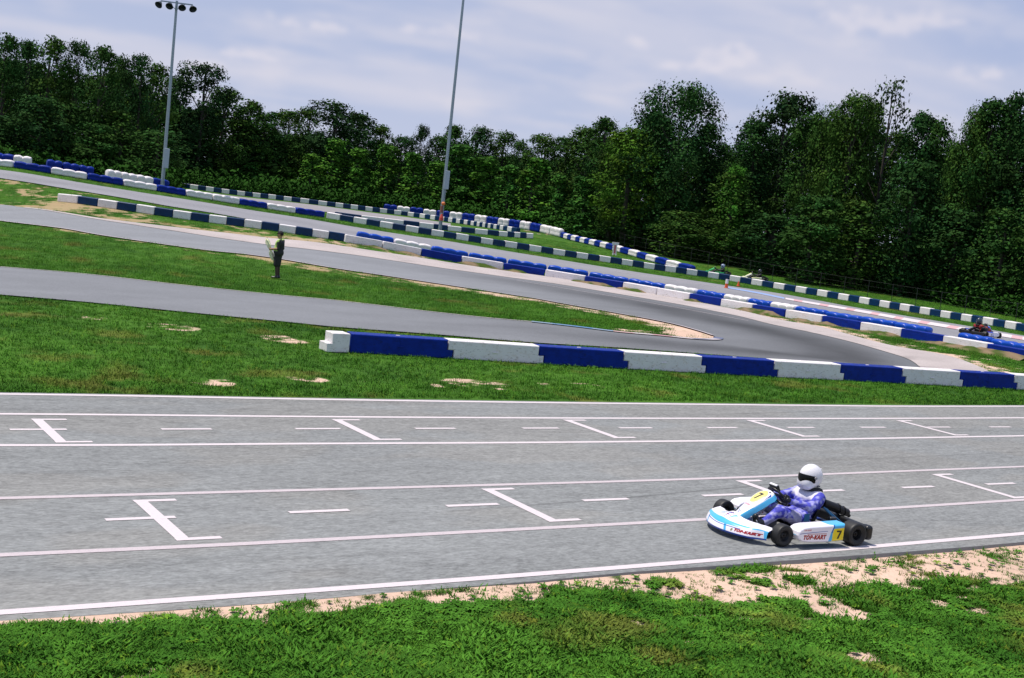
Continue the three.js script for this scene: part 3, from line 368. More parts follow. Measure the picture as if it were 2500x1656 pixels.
// ---------------------------------------------------------------- barriers
const grime = dataTex(512, 128, (i, j) => { // scuffed white plastic: yellow-brown splashes and rubber scuffs with their own outlines
  const s = sstep(0.58, 0.74, fbm(i / 26, j / 16, 4)) * 0.3, b = sstep(0.71, 0.77, fbm(i / 14 + 40, j / 5, 4)) * 0.5, v = 0.95 + 0.1 * (fbm(i / 40, j / 30, 3) - 0.5);
  return mix3(mix3([0.82 * v, 0.785 * v, 0.785 * v], [0.6, 0.5, 0.4], s), [0.2, 0.19, 0.18], b); }, THREE.RepeatWrapping);
const bluePla = dataTex(512, 128, (i, j) => { const v = 0.85 + 0.5 * (fbm(i / 30, j / 20, 4) - 0.5), s = sstep(0.66, 0.74, fbm(i / 18 + 9, j / 7, 4)) * 0.4; return mix3([0.0015 * v, 0.024 * v, 0.27 * v], [0.006, 0.012, 0.05], s); }, THREE.RepeatWrapping);
const blueTeal = dataTex(256, 128, (i, j) => { const v = 0.85 + 0.5 * (fbm(i / 24, j / 20, 4) - 0.5); return [0.001 * v, 0.032 * v, 0.11 * v]; }, THREE.RepeatWrapping);
const WHITE = M(1, 1, 1, 0.5, { map: grime, specularIntensity: 0.6 }), BLUE = M(1, 1, 1, 0.45, { map: bluePla, specularIntensity: 0.3 }), TEAL = M(1, 1, 1, 0.4, { map: blueTeal, specularIntensity: 0.5 });
const AZURE = M(0.003, 0.06, 0.42, 0.32, { specularIntensity: 0.6 });
const uvXY = (g, sx = 1, sy = 1, ox = 0) => { const p = g.attributes.position, u = new Float32Array(p.count * 2); for (let i = 0; i < p.count; i++) { u[i * 2] = (p.getX(i) + p.getZ(i) * 0.6) * sx + ox; u[i * 2 + 1] = (p.getY(i) + p.getZ(i) * 0.4) * sy; } g.setAttribute('uv', new THREE.BufferAttribute(u, 2)); return g; };
// interlocking block, 1 m long, 0.43 high: the lower half sticks out at one end and is cut back at the other
function tongueBlock(L, off, first) {
  const h = 0.43, d = 0.46, s = 0.14, y1 = 0.2, sh = new THREE.Shape();
  const P = [[-L / 2 + (first ? 0 : s), 0], [L / 2 + s, 0], [L / 2 + s, y1], [L / 2, y1], [L / 2, h], [-L / 2, h], [-L / 2, y1], [-L / 2 + (first ? 0 : s), y1]].map(([x, y]) => [x + (x > 0 ? -0.012 : 0.012), y]);
  P.forEach(([x, y], i) => i ? sh.lineTo(x, y) : sh.moveTo(x, y)); sh.closePath();
  const g = new THREE.ExtrudeGeometry(sh, { depth: d - 0.05, bevelEnabled: true, bevelThickness: 0.025, bevelSize: 0.02, bevelOffset: -0.02, bevelSegments: 2 }); g.translate(0, 0, -d + 0.025);
  return uvXY(g, 0.5, 2.2, off);
}
function roundBlock(off) { return uvXY(new RoundedBoxGeometry(1, 0.42, 0.42, 3, 0.055).translate(0, 0.21, -0.21), 0.5, 2.3, off); }
function lumpyModule(h, off, lumps = 3) { // a soft module with bulges along its length
  const N = 30, Kk = 20, pos = [], idx = [], r = rng(Math.round(off * 1000) + 7), jit = Array.from({ length: 8 }, () => r());
  for (let i = 0; i <= N; i++) {
    const u = i / N, x = u - 0.5, b = Math.abs(Math.sin(u * Math.PI * lumps)) ** 0.55, end = Math.min(1, Math.min(u, 1 - u) * 14 + 0.55), s = (0.80 + 0.2 * b) * end;
    for (let k = 0; k <= Kk; k++) {
      const a = k / Kk * 2 * Math.PI, c = Math.cos(a), sn = Math.sin(a), e = 0.55, cx = Math.sign(c) * Math.abs(c) ** e, cy = Math.sign(sn) * Math.abs(sn) ** e;
      const waist = 1 - 0.11 * Math.exp(-((cy / 0.22) ** 2)), y = Math.max(h / 2 + cy * h / 2 * (0.86 + 0.14 * b) * Math.min(1, end + 0.1) * (1 + 0.05 * (jit[(i >> 2) % 8] - 0.5)) - (1 - (0.86 + 0.14 * b)) * h / 2, 0);
      pos.push(x, y, cx * 0.27 * s * waist - 0.27);
    }
  }
  for (let i = 0; i < N; i++) for (let k = 0; k < Kk; k++) { const a = i * (Kk + 1) + k, b = a + Kk + 1; idx.push(a, a + 1, b, b, a + 1, b + 1); }
  for (const i of [0, N]) { const c = pos.length / 3; pos.push(i / N - 0.5, h * 0.45, -0.27); for (let k = 0; k < Kk; k++) { const a = i * (Kk + 1) + k; i ? idx.push(a, a + 1, c) : idx.push(a + 1, a, c); } }
  const g = new THREE.BufferGeometry(); g.setAttribute('position', new THREE.Float32BufferAttribute(pos, 3)); g.setIndex(idx); g.computeVertexNormals(); return uvXY(g, 0.5, 2, off);
}
const roundGeo = [0, 0.13, 0.31, 0.47, 0.66, 0.81].map(roundBlock), lumpGeo = [0.02, 0.17, 0.33, 0.52, 0.74].map((o) => lumpyModule(0.44, o)), tallGeo = [0.05, 0.22, 0.41, 0.6].map((o) => lumpyModule(0.78, o, 2)), midGeo = [0.08, 0.29, 0.55].map((o) => lumpyModule(0.52, o, 1));
function place(o, p, q, y0 = 0, scale = true) { // stand a block on the ground between two front-edge points
  const a = V(p[0], ground(...p) - 0.012 + y0, p[1]), b = V(q[0], ground(...q) - 0.012 + y0, q[1]), X = b.clone().sub(a), L = X.length(); X.normalize();
  const Z = X.clone().cross(V(0, 1, 0)).normalize(), Y = Z.clone().cross(X); o.quaternion.setFromRotationMatrix(new THREE.Matrix4().makeBasis(X, Y, Z)); o.position.copy(a.add(b).multiplyScalar(0.5)); if (scale) o.scale.x = L * 0.985; return L;
}
const rr = rng(99);
function barrierRow(key, name, geos, blue, what, where, groupName, opt = {}) {
  const { c, p } = ROWS[key], n = { w: 0, b: 0 };
  for (let i = 0; i < c.length; i++) {
    if (c[i] === '.') continue; n[c[i]]++;
    const o = mesh(name, geos[Math.floor(rr() * geos.length)], c[i] === 'w' ? WHITE : blue); const sh = opt.shift ?? 0; place(o, [p[i][0], p[i][1] + sh], [p[i + 1][0], p[i + 1][1] + sh], opt.lift ?? 0); o.scale.y = (opt.h ?? 1) * (0.97 + rr() * 0.06); o.scale.z = opt.d ?? 1; o.rotateY((rr() - 0.5) * (opt.wob ?? 0.055));
    tag(o, `${ordinal(n[c[i]])} ${c[i] === 'w' ? 'white' : 'blue'} ${what} from left, ${where}`, 'barrier block', groupName);
  }
}
{ // the near row facing the start straight
  const { c, p } = ROWS.A, n = { w: 0, b: 0 };
  for (let i = 0; i < c.length; i++) {
    n[c[i]]++; const L = Math.hypot(p[i + 1][0] - p[i][0], p[i + 1][1] - p[i][1]), g = group('interlocking_barrier'), m = c[i] === 'w' ? WHITE : BLUE;
    mesh('body', tongueBlock(L, i * 0.37, i === 0), m, g);
    mesh('moulded_ledge', merge([box(0.02, 0.205, 0.008, 0.13, 0.018, 0.03), box(0.02, 0.31, 0.0005, 0.012, 0.2, 0.006)]), m, g);
    mesh('top_cap', box(0, 0.434, -0.23, 0.09, 0.016, 0.05, 0.005), WHITE, g);
    place(g, p[i], p[i + 1], 0, false);
    tag(g, `${ordinal(n[c[i]])} ${c[i] === 'w' ? 'long white' : 'blue'} stepped block from left, near row facing the start straight`, 'barrier block', 'near barrier row');
  }
  const e = group('interlocking_barrier'), gb = merge([box(0, 0.215, -0.23, 0.42, 0.43, 0.46, 0.02), box(-0.26, 0.1, -0.23, 0.14, 0.2, 0.46, 0.015)]);
  mesh('body', uvXY(gb, 0.5, 2.2, 0.2), WHITE, e); e.position.set(p[0][0] - 0.27, 0, p[0][1] + 0.1); e.rotation.y = 0.16; e.rotation.y += Math.atan2(-(p[1][1] - p[0][1]), p[1][0] - p[0][0]);
  tag(e, 'short white stepped end block at the left tip of the near row', 'barrier block', 'near barrier row');
}
barrierRow('B', 'rounded_barrier', roundGeo, TEAL, 'rounded block', 'row on the grass beyond the marshal', 'left infield row');
barrierRow('E', 'hairpin_barrier', [0.1, 0.4, 0.7].map((o) => uvXY(new RoundedBoxGeometry(1, 0.4, 0.4, 3, 0.035).translate(0, 0.2, -0.2), 0.5, 2.3, o)), BLUE, 'long block', 'sagging row round the outside of the hairpin', 'hairpin row', { wob: 0.06 });
{ // loose soil banked against the foot of the hairpin row
  const b = ROWS.E.p.map(([x, z]) => [x, z]), c = resample(b, 150), pos = [], col = [], idx = [];
  c.forEach(([x, z], i) => { const [x1, z1] = c[Math.min(i + 1, 149)], [x0, z0] = c[Math.max(i - 1, 0)], L = Math.hypot(x1 - x0, z1 - z0), nx = -(z1 - z0) / L, nz = (x1 - x0) / L, s = i * 0.26; for (let k = 0; k <= 6; k++) { const t = k / 6, o = lerp(0.62, -0.12, t) * (0.75 + 0.6 * fbm(s, 4, 3)), h = 0.19 * Math.sin(Math.PI * Math.min(t * 0.62, 1)) * sstep(0.34, 0.6, fbm(s * 0.55, 9, 3)) * (0.7 + 0.6 * fbm(s * 2, k, 2)), X = x + nx * o, Z = z + nz * o; pos.push(X, ground(X, Z) - 0.02 + h, Z); const m = sstep(0.42, 0.6, fbm(X * 2.4, Z * 2.4, 4)), q = 0.8 + 0.4 * vnoise(X * 17, Z * 17); col.push(lerp(0.21, 0.05, m) * q, lerp(0.155, 0.085, m) * q, lerp(0.095, 0.015, m) * q); } });
  for (let i = 0; i < 149; i++) for (let k = 0; k < 6; k++) { const a = i * 7 + k; idx.push(a, a + 7, a + 1, a + 1, a + 7, a + 8); }
  const g = new THREE.BufferGeometry(); g.setAttribute('position', new THREE.Float32BufferAttribute(pos, 3)); g.setAttribute('color', new THREE.Float32BufferAttribute(col, 3)); g.setIndex(idx); g.computeVertexNormals(); struct(mesh('soil_bank', g, M(1, 1, 1, 0.95, { vertexColors: true, specularIntensity: 0.1 })));
}
barrierRow('E2', 'soft_barrier', lumpGeo, AZURE, 'lumpy module', 'laid behind the hairpin row', 'soft modules behind the hairpin row', { h: 1.14, wob: 0.08 });
barrierRow('CL', 'soft_barrier', lumpGeo, BLUE, 'lumpy module', 'front row beside the track at far left', 'front soft modules at far left');
barrierRow('C2', 'soft_barrier', tallGeo, BLUE, 'tall lumpy module', 'rear row under the trees at far left', 'rear soft modules at far left', { shift: -0.6, h: 0.86 });
barrierRow('C', 'rounded_barrier', roundGeo, TEAL, 'rounded block', 'long row behind the back straight', 'back straight row');
barrierRow('D', 'rounded_barrier', roundGeo, TEAL, 'small rounded block', 'distant row before the left trees', 'distant row');
barrierRow('F', 'rounded_barrier', roundGeo, TEAL, 'block', 'short row behind the right mast', 'row behind the right mast');
barrierRow('G', 'stacked_barrier', tallGeo, BLUE, 'tall module', 'tall row at the wood edge', 'tall row at the wood edge');
barrierRow('G2', 'stacked_barrier', midGeo, BLUE, 'module', 'curving row around the white sign', 'curving row by the white sign');

{ // wire fence at the foot of the right wood
  const f = group('wire_fence'), P = [[69.2, -98.5], [67.3, -90.5], [65.6, -83.5], [65.1, -77.9], [65, -73.2], [65.4, -69.2], [65.8, -65.4], [66, -61.7], [65.7, -55.9], [64.9, -50.4], [63.5, -44.2]], c = resample(P, 26), m = M(0.02, 0.024, 0.022, 0.6), y = (p) => ground(p[0], p[1]);
  c.forEach((p) => mesh('post', cyl([p[0], y(p) - 0.1, p[1]], [p[0], y(p) + 1.25, p[1]], 0.018, 0.018, 6), m, f));
  for (const h of [1.2, 0.85, 0.5, 0.15]) mesh('wire', merge(c.slice(1).map((p, i) => cyl([c[i][0], y(c[i]) + h, c[i][1]], [p[0], y(p) + h, p[1]], h > 1 ? 0.008 : 0.004, h > 1 ? 0.008 : 0.004, 5))), m, f);
  tag(f, 'thin dark wire fence along the foot of the right wood', 'fence');
}

// ---------------------------------------------------------------- light masts
const steel = M(0.30, 0.36, 0.40, 0.45, { metalness: 0.55 }), darkMetal = M(0.012, 0.02, 0.02, 0.5), boxGrey = M(0.34, 0.40, 0.46, 0.6), redPaint = M(0.5, 0.05, 0.03, 0.55), orangePaint = M(0.62, 0.16, 0.04, 0.55);
function mast(x, z, height, boxY, boxH, turn, label, red) {
  const g = group('light_mast'), y = ground(x, z); g.position.set(x, y, z); g.rotation.y = turn;
  mesh('pole', cyl([0, -0.05, 0], [0, height, 0], 0.115, 0.075, 20), steel, g);
  mesh('base_plate', merge([cyl([0, -0.02, 0], [0, 0.05, 0], 0.24, 0.24, 20), cyl([0, 0.05, 0], [0, 0.34, 0], 0.16, 0.13, 20)]), steel, g);
  const b = mesh('control_box', box(0.13, boxY + boxH / 2, 0.1, 0.3, boxH, 0.2, 0.02), boxGrey, g); mesh('conduit', cyl([0.1, 0.3, 0.11], [0.1, boxY, 0.11], 0.022), steel, b);
  mesh('cross_arm', merge([box(0, height - 0.12, 0, 1.9, 0.07, 0.07), cyl([0, height - 0.55, 0], [0.5, height - 0.14, 0], 0.02), cyl([0, height - 0.55, 0], [-0.5, height - 0.14, 0], 0.02)]), steel, g);
  for (const s of [-0.92, -0.34, 0.34, 0.92]) {
    const l = mesh('floodlight', new THREE.LatheGeometry([[0.001, 0], [0.07, 0.01], [0.12, 0.07], [0.2, 0.24], [0.235, 0.30], [0.22, 0.30], [0.1, 0.08]].map(([a, c]) => new THREE.Vector2(a, c)), 18).rotateX(2.3).rotateY(s * 0.5).translate(s, height - 0.22, 0.1), darkMetal, g);
    mesh('bracket', cyl([s, height - 0.24, 0.05], [s, height - 0.09, 0], 0.02), steel, l);
  }
  if (red) { // red fittings strapped low on this mast
    mesh('red_fitting', merge([cyl([0.02, 1.18, 0.14], [0.02, 1.42, 0.14], 0.13, 0.05, 14), cyl([0.02, 1.0, 0.14], [0.02, 1.18, 0.14], 0.15, 0.13, 14)]).scale(1, 1, 1), redPaint, g);
    mesh('orange_fitting', new THREE.SphereGeometry(0.13, 16, 12).scale(1, 0.95, 1).translate(0.05, 2.1, 0.12), orangePaint, g);
    mesh('strap_wrap', cyl([0.0, 1.5, 0.0], [0.0, 1.95, 0.0], 0.125, 0.12, 14), M(0.22, 0.09, 0.07, 0.7), g);
  }
  tag(g, label, 'light mast');
}
mast(23.34, -78.05, 11.45, 1.35, 1.2, -0.42, 'tall galvanised light mast with four floodlights at left', false);
mast(40.26, -73.04, 17.2, 3.05, 1.2, -0.45, 'tall light mast with red fittings behind the back straight row', true);

// ---------------------------------------------------------------- trees
const barkMat = M(0.05, 0.042, 0.034, 0.95);
function crownGeo(seed, o) { // leaf-clump crown for a tree 10 m tall; R = crown radius
  const r = rng(seed), pos = [], col = [], nor = [], R = o.R ?? 2.6, clumps = [];
  const cone = r() * 0.75, env = o.env ?? ((t) => Math.sqrt(clamp(1 - Math.abs(t * 1.55 - 0.62) ** 3)) * (0.62 + 0.38 * sstep(0, 0.35, t)) * (1 - cone * t * t * 0.85));
  for (let i = 0; i < o.n; i++) {
    const t = o.lo + (1 - o.lo) * (i + r()) / o.n, e = env((t - o.lo) / (1 - o.lo)), a = r() * 6.283, q = Math.sqrt(r()) * R * e * 0.86;
    const cr = R * lerp(o.c0, o.c1, r()) * (0.55 + 0.5 * e); clumps.push([Math.cos(a) * q, Math.min(t * 10, 10 - cr * 0.7), Math.sin(a) * q, cr]);
  }
  for (let k = 0; k < 4; k++) { const cr = R * (0.16 + 0.14 * r()), a = r() * 6.283, q = R * 0.4 * r(); clumps.push([Math.cos(a) * q, 10 - cr * (0.8 + 1.6 * r() * (k ? 1 : 0)), Math.sin(a) * q, cr]); }
  const leaf = (px0, py0, pz0, x, y, z, tone, warm) => {
    if (py0 < 0.1) return; py0 *= (o.H ?? 10) / 10; const N = V(x + (r() - 0.5) * 1.5, y + 0.3 + (r() - 0.5) * 1.5, z + (r() - 0.5) * 1.5).normalize(), U = V(r() - 0.5, r() - 0.5, r() - 0.5).cross(N).normalize(), W = N.clone().cross(U);
    const s = o.s * (0.4 + 1.3 * r() ** 1.6), w = s * (0.5 + 0.4 * r()), P = (u, v) => [px0 + U.x * u + W.x * v, py0 + U.y * u + W.y * v, pz0 + U.z * u + W.z * v];
    const A = P(-s, 0), B = P(0, -w), C = P(s, 0), D = P(0, w * 0.9), v = tone * (0.65 + 0.7 * r());
    pos.push(...A, ...B, ...C, ...A, ...C, ...D); for (let h = 0; h < 6; h++) { nor.push(N.x, N.y, N.z); col.push(v * (0.8 + 0.4 * warm), v, v * (0.85 + 0.2 * (1 - warm))); }
  };
  for (const [cx, cy, cz, cr] of clumps) {
    const m = Math.round(o.leaves * (cr / R / 0.3) ** 2), tone = 0.6 + 0.8 * r() ** 1.3, warm = r(), sq = 0.6 + 0.35 * r();
    for (let k = 0; k < m; k++) { let x = r() * 2 - 1, y = r() * 2 - 1, z = r() * 2 - 1; const L = Math.hypot(x, y, z) || 1, q = cr * (0.3 + 0.85 * r() ** 0.7); x /= L; y /= L; z /= L; leaf(cx + x * q, cy + y * q * sq, cz + z * q, x, y, z, tone, warm); }
  }
  for (let k = 0; k < o.fill; k++) { const t = r(), a = r() * 6.283, q = R * env(t) * (0.25 + 0.7 * Math.sqrt(r())), y = (o.lo + (1 - o.lo) * t) * 10; leaf(Math.cos(a) * q, y + (r() - 0.5) * 0.5, Math.sin(a) * q, Math.cos(a), 0.3, Math.sin(a), 0.75 + 0.5 * fbm(a * 2, y * 0.8, 2), r()); }
  const g = new THREE.BufferGeometry(); g.setAttribute('position', new THREE.Float32BufferAttribute(pos, 3)); g.setAttribute('normal', new THREE.Float32BufferAttribute(nor, 3)); g.setAttribute('color', new THREE.Float32BufferAttribute(col, 3));
  g.userData = { clumps, H: o.H ?? 10 }; return g;
}
function trunkGeo(crown, seed) {
  const r = rng(seed), parts = [], bend = [(r() - 0.5) * 0.5, (r() - 0.5) * 0.5], at = (y) => [bend[0] * Math.sin(y / 10 * 2.2), y, bend[1] * Math.sin(y / 10 * 2.2)];
  for (let k = 0; k < 5; k++) { const rad = (y) => 0.19 * (1 - y / 10.5) + 0.015; parts.push(cyl(at(k * 1.95 - (k ? 0 : 0.15)), at((k + 1) * 1.95), rad(k * 1.95) * (k ? 1 : 1.25), rad((k + 1) * 1.95), 7)); }
  crown.userData.clumps.filter((_, i) => i % 3 === 0).forEach(([x, y, z]) => { const y0 = Math.max(1.2, y * 0.72); parts.push(cyl(at(y0), [x, y, z], 0.055, 0.018, 5)); });
  return merge(parts).scale(1, crown.userData.H / 10, 1);
}
const KIND = [
  { n: 40, lo: 0.14, c0: 0.15, c1: 0.36, leaves: 270, fill: 2200, s: 0.085 },                                   // 0 dark broadleaf
  { n: 34, lo: 0.18, c0: 0.16, c1: 0.34, leaves: 260, fill: 1600, s: 0.09 },                                   // 1 fresh yellow-green
  { n: 22, lo: 0.42, c0: 0.24, c1: 0.4, leaves: 300, fill: 900, s: 0.085, env: (t) => Math.sqrt(clamp(1 - (t * 1.0 - 0.45) ** 2 * 2.6)) }, // 2 round-topped pine
  { n: 26, lo: 0.30, c0: 0.12, c1: 0.2, leaves: 100, fill: 250, s: 0.095 },                                     // 3 sparse, airy
  { n: 22, lo: 0.04, c0: 0.22, c1: 0.4, leaves: 170, fill: 1100, s: 0.15, env: (t) => 1 - 0.78 * t },           // 4 young, pointed
  { n: 24, lo: 0.06, c0: 0.3, c1: 0.46, leaves: 130, fill: 1700, s: 0.14 },                                     // 5 rank behind
  { n: 26, lo: 0.02, c0: 0.24, c1: 0.44, leaves: 190, fill: 2000, s: 0.11 },                                       // 6 edge growth
  { n: 64, R: 5.2, H: 15, lo: 0.14, c0: 0.13, c1: 0.32, leaves: 640, fill: 4500, s: 0.105 },                      // 7 the few widest crowns
  { n: 46, H: 15, lo: 0.14, c0: 0.15, c1: 0.36, leaves: 330, fill: 3200, s: 0.1 },                         // 8 tall broadleaf
];
const VAR = KIND.map((k, i) => Array.from({ length: [7, 2, 2, 1, 3, 3, 3, 2, 6][i] }, (_, v) => { const c = crownGeo(i * 31 + v * 7 + 3, k); return [c, trunkGeo(c, i * 13 + v)]; }));
const leafMat = (r, g, b) => M(r, g, b, 0.9, { vertexColors: true, specularIntensity: 0.1 });
const LEAF = [[leafMat(0.026, 0.07, 0.014), leafMat(0.02, 0.06, 0.015), leafMat(0.036, 0.082, 0.014)], [leafMat(0.06, 0.135, 0.014), leafMat(0.05, 0.155, 0.018)], [leafMat(0.015, 0.04, 0.012)], [leafMat(0.03, 0.06, 0.02)], [leafMat(0.05, 0.135, 0.016), leafMat(0.036, 0.11, 0.018)], null, null];
LEAF[5] = LEAF[6] = LEAF[0];
const KNAME = ['broadleaf_tree', 'fresh_green_tree', 'pine_tree', 'sparse_tree', 'young_tree', 'woodland_tree', 'edge_tree'];
{
  const r = rng(4242), spot = (i) => i < 14 ? 'left' : '';
  const side = (x, z) => { const c = x * 0.842 + z * 0.539, d = x * 0.539 - z * 0.842, u = c / d; return u < -0.2 ? 'left' : u < 0.1 ? 'middle' : 'right'; };
  const where = { left: 'in the wood behind the far left track', middle: 'in the lower wood behind the masts', right: 'in the tall wood behind the back straight' };
  const what = ['dark leafy tree with its own top', 'fresh yellow green tree', 'dark round topped pine', 'sparse airy tree', 'bright young pointed tree', 'leafy tree in the rank behind', 'bushy low tree at the wood edge'];
  const own = { 10: 'dark round topped pine with sky gaps right of the left mast', 16: 'dark domed pine standing above the middle wood', 20: 'narrow dark pine just left of the right mast', 46: 'yellow green tree brightest of the wood, left of the biggest crown', 48: 'big broad leafy tree, widest crown right of the masts', 51: 'small bright green tree low before the dark right wood', 53: 'round topped dark pine highest between two gaps at right', 58: 'sparse airy tree topping the right wood' };
  TREES.forEach(([x, z, h, rad, k], i) => {
    const g = group(KNAME[k]), pick = { 48: [0, 1.65], 53: [0, 1.75], 10: [1, 1.6], 16: [0, 1.5], 55: [2, 1.7], 62: [3, 1.7] }[i], big = pick && k === 0, tall = !big && (k === 0 || k === 5) && h > 12, v = big ? VAR[7][pick[0] % 2] : tall ? VAR[8][Math.floor(r() * 6)] : VAR[k][Math.floor(r() * VAR[k].length)], mats = LEAF[k];
    mesh('crown', v[0], mats[k === 1 ? (i === 46 ? 0 : 1) : Math.floor(r() * mats.length)], g); mesh('trunk', v[1], barkMat, g);
    g.position.set(x, ground(x, z) - 0.05, z); g.rotation.y = r() * 6.283; const w = rad * (pick ? pick[1] : k === 2 ? 1.3 : k === 3 ? 1.35 : k >= 5 ? 1.7 : 1.3 + 0.5 * r()) / (big ? 5.2 : 2.6); g.scale.set(w, h / v[0].userData.H, w);
    const s = side(x, z); tag(g, own[i] ?? `${what[k]} ${where[s]}`, 'tree', `${KNAME[k].replace('_', ' ')}s of the ${s} wood`);
  });
}
{ // undergrowth closing the foot of the wood
  const r = rng(77), N = 9000, q0 = 0;
  const tri = []; const q = rng(5); for (let k = 0; k < 60; k++) { const a = q() * 6.283, b = q() * 6.283, x = (q() - 0.5) * 1.2, y = q() * 0.9, z = (q() - 0.5) * 1.2, s = 0.07 + 0.09 * q(); const U = V(Math.cos(a), Math.sin(b) * 0.6, Math.sin(a)).normalize().multiplyScalar(s), W = V(-Math.sin(a), 0.7, Math.cos(a)).normalize().multiplyScalar(s * 0.6); tri.push(x - U.x, y - U.y, z - U.z, x + W.x, y + W.y, z + W.z, x + U.x, y + U.y, z + U.z, x - U.x, y - U.y, z - U.z, x + U.x, y + U.y, z + U.z, x - W.x, y - W.y, z - W.z); }
  const g = new THREE.BufferGeometry(); g.setAttribute('position', new THREE.Float32BufferAttribute(tri, 3)); g.computeVertexNormals();
  const im = new THREE.InstancedMesh(g, M(1, 1, 1, 0.9, { specularIntensity: 0.05 }), N), m = new THREE.Matrix4(), Q = new THREE.Quaternion(), c = new THREE.Color(); let n = 0;
  while (n < N) {
    const u = -0.52 + 1.08 * r(); let d0 = u < -0.28 ? lerp(88, 96, (u + 0.52) / 0.24) : u < 0.08 ? 124 + 6 * sstep(-0.2, -0.05, u) : lerp(130, 76, clamp((u - 0.08) / 0.36));
    if (u > 0.02 && u < 0.12) d0 = 122; const d = d0 + Math.pow(r(), 1.5) * 46, X = u * d, x = 0.539 * d + 0.842 * X, z = -0.842 * d + 0.539 * X;
    const s = 0.9 + 1.4 * r() * sstep(0, 12, d - d0 + 5); m.compose(V(x, ground(x, z) - 0.1, z), Q.setFromEuler(new THREE.Euler(0, r() * 6.28, 0)), V(s, s * (0.7 + 0.8 * r()), s)); im.setMatrixAt(n, m); const t = 0.6 + 0.8 * r(); im.setColorAt(n, c.setRGB(0.02 * t, 0.062 * t, 0.009 * t)); n++;
  }
  im.name = 'undergrowth'; im.castShadow = im.receiveShadow = true; im.userData = { kind: 'stuff', label: 'dense green undergrowth along the foot of the wood', category: 'undergrowth' }; scene.add(im);
}

// ---------------------------------------------------------------- grass
function tuft(seed, n, h, spread) { const r = rng(seed), p = []; for (let k = 0; k < n; k++) { const a = r() * 6.283, x = (r() - 0.5) * spread, z = (r() - 0.5) * spread, l = h * (0.5 + 0.7 * r()), w = 0.004 + 0.004 * r(), lx = Math.cos(a) * l * (0.3 + 0.8 * r()), lz = Math.sin(a) * l * (0.3 + 0.8 * r()), c = Math.cos(a + 1.57) * w, s = Math.sin(a + 1.57) * w; p.push(x - c, 0, z - s, x + c, 0, z + s, x + lx * 0.45, l * 0.75, z + lz * 0.45, x - c * 0.7 + lx * 0.4, l * 0.62, z - s * 0.7 + lz * 0.4, x + c * 0.7 + lx * 0.4, l * 0.62, z + s * 0.7 + lz * 0.4, x + lx, l * 0.95, z + lz); } const g = new THREE.BufferGeometry(); g.setAttribute('position', new THREE.Float32BufferAttribute(p, 3)); g.computeVertexNormals(); return g; }
function lawn(name, label, geo, N, pick, yAt, seed) {
  const im = new THREE.InstancedMesh(geo, M(1, 1, 1, 0.8, { specularIntensity: 0.12 }), N), r = rng(seed), m = new THREE.Matrix4(), Q = new THREE.Quaternion(), E = new THREE.Euler(), c = new THREE.Color(); let n = 0, tries = 0;
  while (n < N && tries++ < N * 12) { const q = pick(r); if (!q) continue; const [x, z, s0, f] = q; const s = s0 * (0.6 + 0.8 * r()); m.compose(V(x, yAt(x, z), z), Q.setFromEuler(E.set(0, r() * 6.28, 0)), V(s, s, s)); im.setMatrixAt(n, m); const g = GRASS(x, z, f), t = 0.85 + 0.75 * r(), y = r() < 0.07 ? 0.06 : 0; im.setColorAt(n, c.setRGB((g[0] * 1.05 + y * 0.6) * t, (g[1] * 1.15 + y * 0.5) * t, g[2] * 1.1 * t)); n++; }
  im.count = n; im.name = name; im.castShadow = im.receiveShadow = true; im.userData = { kind: 'stuff', label, category: 'grass' }; scene.add(im); return n;
}
lawn('verge_grass', 'short uneven turf of the verge in the foreground', tuft(1, 11, 0.034, 0.08), 165000, (r) => { const d = 8.3 + 9.5 * r() ** 1.3, X = (r() - 0.5) * 1.3 * d, x = 0.539 * d + 0.842 * X, z = -0.842 * d + 0.539 * X; if (z < -9.96 || z > -4 || x > 23.5 || x < -0.6) return null; const s = sandNear(x, z); if (r() < s * 0.965) return null; if (s < 0.5 && r() < 0.7 * sstep(0.48, 0.68, fbm(x * 1.1 + 50, z * 1.1 + 8, 4))) return null; return [x, z, (0.4 + 1.25 * fbm(x * 1.6, z * 1.6, 4)) * (r() < 0.04 ? 1.7 : 1) * (s > 0.5 ? 0.8 : 1), 1.6]; }, (x, z) => vergeY(x, z) - 0.004, 11);
{
  const p = [], q = rng(8); for (let k = 0; k < 8; k++) { const a = k / 8 * 6.283 + q() * 0.5, L = 0.035 + 0.03 * q(), w = 0.011 + 0.008 * q(), c = Math.cos(a), s = Math.sin(a), h = 0.008 + 0.02 * q(); p.push(0, 0.004, 0, c * L * 0.55 - s * w, h, s * L * 0.55 + c * w, c * L * 0.55 + s * w, h, s * L * 0.55 - c * w, c * L * 0.55 - s * w, h, s * L * 0.55 + c * w, c * L, h * 0.6, s * L, c * L * 0.55 + s * w, h, s * L * 0.55 - c * w); }
  const g = new THREE.BufferGeometry(); g.setAttribute('position', new THREE.Float32BufferAttribute(p, 3)); g.computeVertexNormals();
  lawn('verge_weeds', 'small broad leaved weeds scattered through the verge', g, 9000, (r) => { const d = 8.3 + 8 * r(), X = (r() - 0.5) * 1.2 * d, x = 0.539 * d + 0.842 * X, z = -0.842 * d + 0.539 * X; if (z < -9.9 || z > -4 || x > 23.5 || x < -0.6) return null; if (sandNear(x, z) > 0.5 && r() < 0.93) return null; if (r() > 0.15 + 0.85 * sstep(0.45, 0.7, fbm(x * 1.7 + 12, z * 1.7, 3))) return null; return [x, z, 1, 1.6]; }, (x, z) => vergeY(x, z) + 0.012, 21);
}
